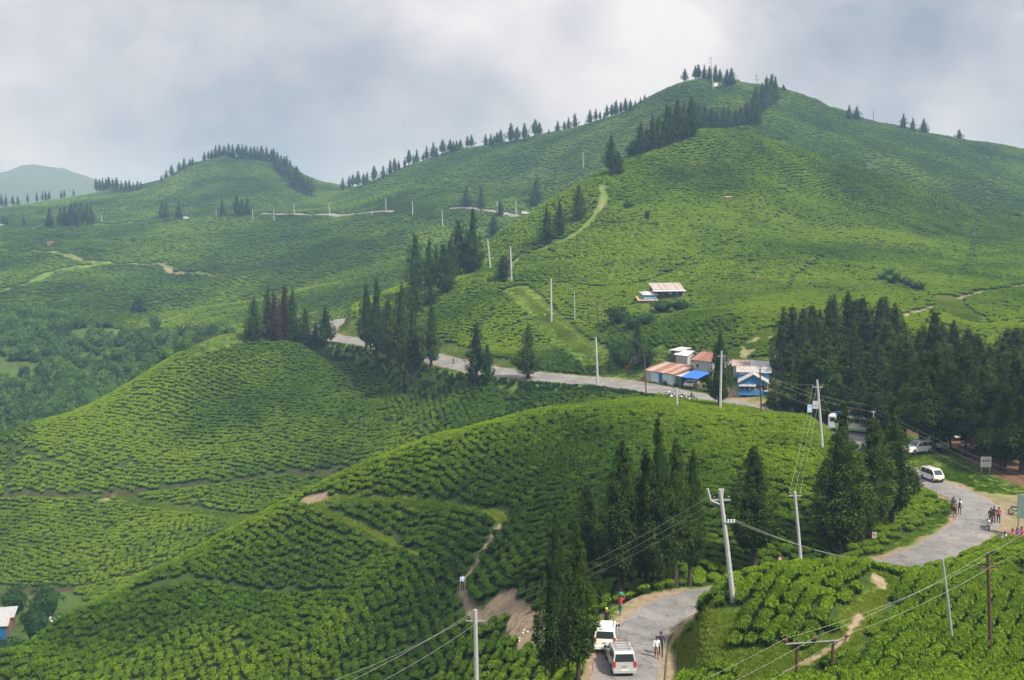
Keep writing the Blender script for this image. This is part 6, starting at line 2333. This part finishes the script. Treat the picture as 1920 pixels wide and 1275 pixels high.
    for s in (1, -1):
        MB().ball(hc + Vector((.088, s * .034, -.03)), .011, 6, 4).build('eye', mat('eye_dark', (.02, .015, .012), .3), e_)
        MB().ball(hc + Vector((.0, s * .098, -.04)), (.018, .012, .03), 6, 4).build('ear', SKIN, e_)
    MB().box(hc + Vector((.098, 0, -.085)), (.012, .045, .012)).build('mouth', mat('lips', (.16, .06, .05), .6), e_)
    if skirt:
        z0 = zp * sc_
        MB().tube([(0, 0, z0 + .08), (0, 0, z0 - .12), (.02, 0, z0 - .48)], [.15, .20, .25], 12).build('skirt', skirt, e_, True)
    return e_


WHT, DRK, BLK, RED, KHA = cloth('white', (.68, .70, .76)), cloth('navy', (.028, .036, .060)), cloth('black', (.018, .018, .020)), cloth('red', (.46, .035, .030)), cloth('khaki', (.26, .20, .12))
JEAN, LBL, GRN, PNK, PUR, ORG, CHK = cloth('denim', (.06, .085, .13)), cloth('light_blue', (.46, .56, .76)), cloth('green', (.02, .19, .13)), cloth('pink', (.58, .10, .22)), cloth('purple', (.24, .11, .42)), cloth('orange', (.52, .12, .05)), cloth('red_check', (.50, .12, .13))
YEL = cloth('yellow', (.62, .60, .05))


def someone(px, py, face, *a, Y=None, near=0.0, dz=0.0, **k):
    p = ground_at(px, Y) if Y else hit(px, py, near)
    p.z += .03 + dz
    return person(p, math.radians(90 - face), *a, **k)


someone(867, 1107, 175, LBL, DRK, 'person in a pale blue shirt and dark trousers walking down the tea path', h=1.68)
someone(1137, 1184, 8, BLK, BLK, 'person all in black with a yellow cap walking away up the lower road', h=1.74, hat=YEL, sleeve=False)
someone(1119, 1206, 10, RED, DRK, 'person in a red top walking on the verge left of the woman in checks', h=1.62)
someone(1129, 1204, 12, CHK, DRK, 'long-haired person in a red checked top and shorts ahead of the cars', h=1.60, hair='long', shorts=True)
gw = someone(1163, 1154, 30, RED, GRN, 'person in a red top and green trousers carrying a green bundle overhead', pose='carry', h=1.60)
bn = MB().ball((0, 0, 0), (.20, .36, .14), 10, 6).build('bundle', GRN, None, True)
bn.location = gw.location + Vector((.06, .04, 1.66))
tag(bn, 'green cloth bundle carried on the head of the person in green trousers', 'bundle')
someone(1231, 1236, 185, WHT, KHA, 'person in a white shirt and khaki shorts walking down the lower road', h=1.60, shorts=True)
someone(1239, 1231, 188, DRK, BLK, 'person in a dark jacket walking just behind the white shirt on the lower road', h=1.72)
someone(1799, 966, 20, WHT, JEAN, 'person in a white shirt with a dark backpack leading the brown horse', h=1.70)
pk_ = hit(1799, 966)
bpk = MB().ball((0, 0, 0), (.13, .17, .24), 8, 6).build('backpack', BLK, None, True)
bpk.location = pk_ + Vector((-.07, -.17, 1.18))
tag(bpk, 'dark backpack on the person leading the horse', 'backpack')
someone(1857, 985, 200, BLK, cloth('brown', (.13, .06, .045)), 'person in a black jacket behind the silver motorcycle', pose='stand', h=1.74)
someone(1863, 981, 210, DRK, cloth('brown', (.13, .06, .045)), 'person in a navy jacket between the black jacket and the red top', pose='stand', h=1.72)
someone(1872, 982, 20, RED, BLK, 'person in a red top and black trousers at the road edge', h=1.66)
for i, (px, py, sh_, lg, lb) in enumerate(((1898, 999, PNK, PUR, 'person in pink sitting on the bank under the large board'), (1907, 996, PUR, PNK, 'person in purple sitting on the bank beside the one in pink'), (1915, 993, CHK, PNK, 'person in red checks sitting rightmost under the large board'), (1884, 1003, WHT, DRK, 'person in white sitting leftmost on the bank below the board'))):
    someone(px, py, 190 + 12 * i, sh_, lg, lb, pose='sit', h=1.62, hair='long' if i < 3 else 'short', Y=97.5 + .4 * i)
someone(850, 684, 120, DRK, BLK, 'tiny person walking on the middle stretch of the road', h=1.7)
someone(1178, 698, 200, RED, RED, 'person in a long red dress standing on the slope left of the shops', pose='stand', h=1.75, skirt=RED)
someone(1728, 842, 200, WHT, DRK, 'person in a white shirt beside the parked white cars', pose='stand', h=1.68, near=136)
for i, (px, py, sh_, lb) in enumerate(((1421, 529, WHT, 'tea picker in white on the large hill, leftmost'), (1430, 531, ORG, 'tea picker in orange next to the one in white'), (1440, 532, RED, 'tea picker in red right of the one in orange'), (1469, 541, cloth('ochre', (.5, .28, .10)), 'tea picker in ochre standing apart on the right'))):
    someone(px, py, 90 + 60 * i, sh_, DRK, lb, pose='stand', h=1.62, dz=.25)


def rider(key, off, shirt, legs, label, pose='ride', hat=None):
    _, p, rz = MBIKES[key]
    q = p + Matrix.Rotation(rz, 3, 'Z') @ Vector((off, 0, 0))
    return person(q + Vector((0, 0, -.03)), rz, shirt, legs, label, pose, 1.68, hat=hat)


rider('e', -.18, BLK, DRK, 'driver in black on the red motorcycle', hat=BLK)
rider('e', -.52, RED, WHT, 'passenger in red behind the driver on the red motorcycle', 'pillion')
rider('d', -.20, BLK, JEAN, 'rider in black on the blue motorcycle', hat=BLK)
for i, (dx, sh_, lb) in enumerate(((-.6, PNK, 'person in pink seated on the bus roof'), (.4, LBL, 'person in light blue seated on the bus roof'), (1.5, ORG, 'person in orange seated on the bus roof'))):
    q = pB + Matrix.Rotation(math.radians(-28), 3, 'Z') @ Vector((dx, -.2, 0))
    person(q + Vector((0, 0, 2.53)), math.radians(200), sh_, DRK, lb, 'sit', 1.65)


# ------------------------------------------------------------------ horse and rider
def horse(loc, rz, label):
    J, E, R_ = [], [], []

    def j(p, r_, par=None):
        J.append(Vector(p))
        R_.append(r_)
        if par is not None:
            E.append((par, len(J) - 1))
        return len(J) - 1
    cr = j((0, 0, 1.02), .25)
    rp = j((-.45, 0, 1.06), .26, cr)
    ch = j((.45, 0, 1.00), .27, cr)
    nk = j((.72, 0, 1.28), .16, ch)
    pl = j((.90, 0, 1.52), .11, nk)
    fc = j((1.06, 0, 1.42), .095, pl)
    mz = j((1.22, 0, 1.24), .065, fc)
    tl_ = j((-.70, 0, 1.08), .06, rp)
    t2_ = j((-.80, 0, .85), .06, tl_)
    j((-.80, 0, .50), .045, t2_)
    for s in (1, -1):
        j((.86, s * .06, 1.66), .025, pl)
        a = j((.50, s * .15, .80), .12, ch)
        b = j((.52, s * .15, .46), .058, a)
        c_ = j((.50, s * .15, .14), .038, b)
        j((.55, s * .15, .03), .05, c_)
        a = j((-.44, s * .15, .82), .14, rp)
        b = j((-.36, s * .15, .62), .085, a)
        c_ = j((-.60, s * .15, .40), .052, b)
        d = j((-.54, s * .15, .13), .036, c_)
        j((-.49, s * .15, .03), .05, d)
    me = bpy.data.meshes.new('body')
    me.from_pydata([tuple(v) for v in J], E, [])
    o = bpy.data.objects.new('body', me)
    COL.objects.link(o)
    o.modifiers.new('skin', 'SKIN')
    if not me.skin_vertices:
        bm = bmesh.new()
        bm.from_mesh(me)
        bm.verts.layers.skin.verify()
        bm.to_mesh(me)
        bm.free()
    for i, v in enumerate(me.skin_vertices[0].data):
        v.radius = (R_[i], R_[i])
        v.use_root = (i == 0)
    sb = o.modifiers.new('sub', 'SUBSURF')
    sb.levels = 2
    sb.render_levels = 2
    nm_ = bpy.data.meshes.new_from_object(o.evaluated_get(bpy.context.evaluated_depsgraph_get()))
    bpy.data.objects.remove(o)
    nm_.name = 'body'
    nm_.materials.clear()
    nm_.materials.append(mat('horse_brown', (.13, .055, .028), .6, noise=3, col2=(.09, .04, .022)))
    nm_.polygons.foreach_set('use_smooth', [True] * len(nm_.polygons))
    e_ = empty('horse', loc, rz, label, 'horse')
    share('body', nm_, e_)
    MB().tube([(.55, 0, 1.40), (.75, 0, 1.56), (.90, 0, 1.66)], [.05, .06, .05], 6).build('mane', HAIR, e_, True)
    MB().box((.0, 0, 1.27), (.50, .42, .08)).build('saddle', mat('saddle_leather', (.10, .035, .02), .5), e_)
    MB().tube([(-.76, 0, 1.08), (-.86, 0, .8), (-.84, 0, .45)], [.05, .08, .03], 7).build('tail', HAIR, e_, True)
    return e_


ph_ = hit(1788, 968)
horse(ph_ + Vector((0, 0, .03)), math.radians(90 - 12), 'brown horse walking away along the hairpin bend with a rider')
person(ph_ + Vector((0, 0, .38)), math.radians(90 - 12), DRK, DRK, 'rider in dark clothes sitting on the brown horse', 'ride', 1.60)

# litter on the bare earth
lt_ = MB()
for k in range(26):
    p = hit(RND.uniform(970, 1040), RND.uniform(1180, 1206))
    lt_.box(p + Vector((0, 0, .03)), (RND.uniform(.06, .2), RND.uniform(.06, .16), .03), RND.uniform(0, 3))
tag(lt_.build('litter', WHITE), 'scattered white litter on the bare earth slope', 'litter', kind='stuff')
# ------------------------------------------------------------------ the hazy air
hz = add_mesh('haze', [(sx * 8200, sy * 8200, z) for z in (-97, 196) for sx, sy in ((-1, -1), (1, -1), (1, 1), (-1, 1))],
              [(3, 2, 1, 0), (4, 5, 6, 7), (0, 1, 5, 4), (1, 2, 6, 5), (2, 3, 7, 6), (3, 0, 4, 7)])
hm = bpy.data.materials.new('haze_air')
hm.use_nodes = True
t = hm.node_tree
t.nodes.remove(t.nodes['Principled BSDF'])
pv = t.nodes.new('ShaderNodeVolumePrincipled')
pv.inputs['Color'].default_value = (0.42, 0.68, 1.0, 1)
pv.inputs['Density'].default_value = 0.00029
pv.inputs['Absorption Color'].default_value = (1, 1, 1, 1)
pv.inputs['Anisotropy'].default_value = 0.0
t.links.new(pv.outputs[0], t.nodes['Material Output'].inputs['Volume'])
hz.data.materials.append(hm)
tag(hz, 'pale blue mountain haze filling the air', 'haze', kind='stuff')
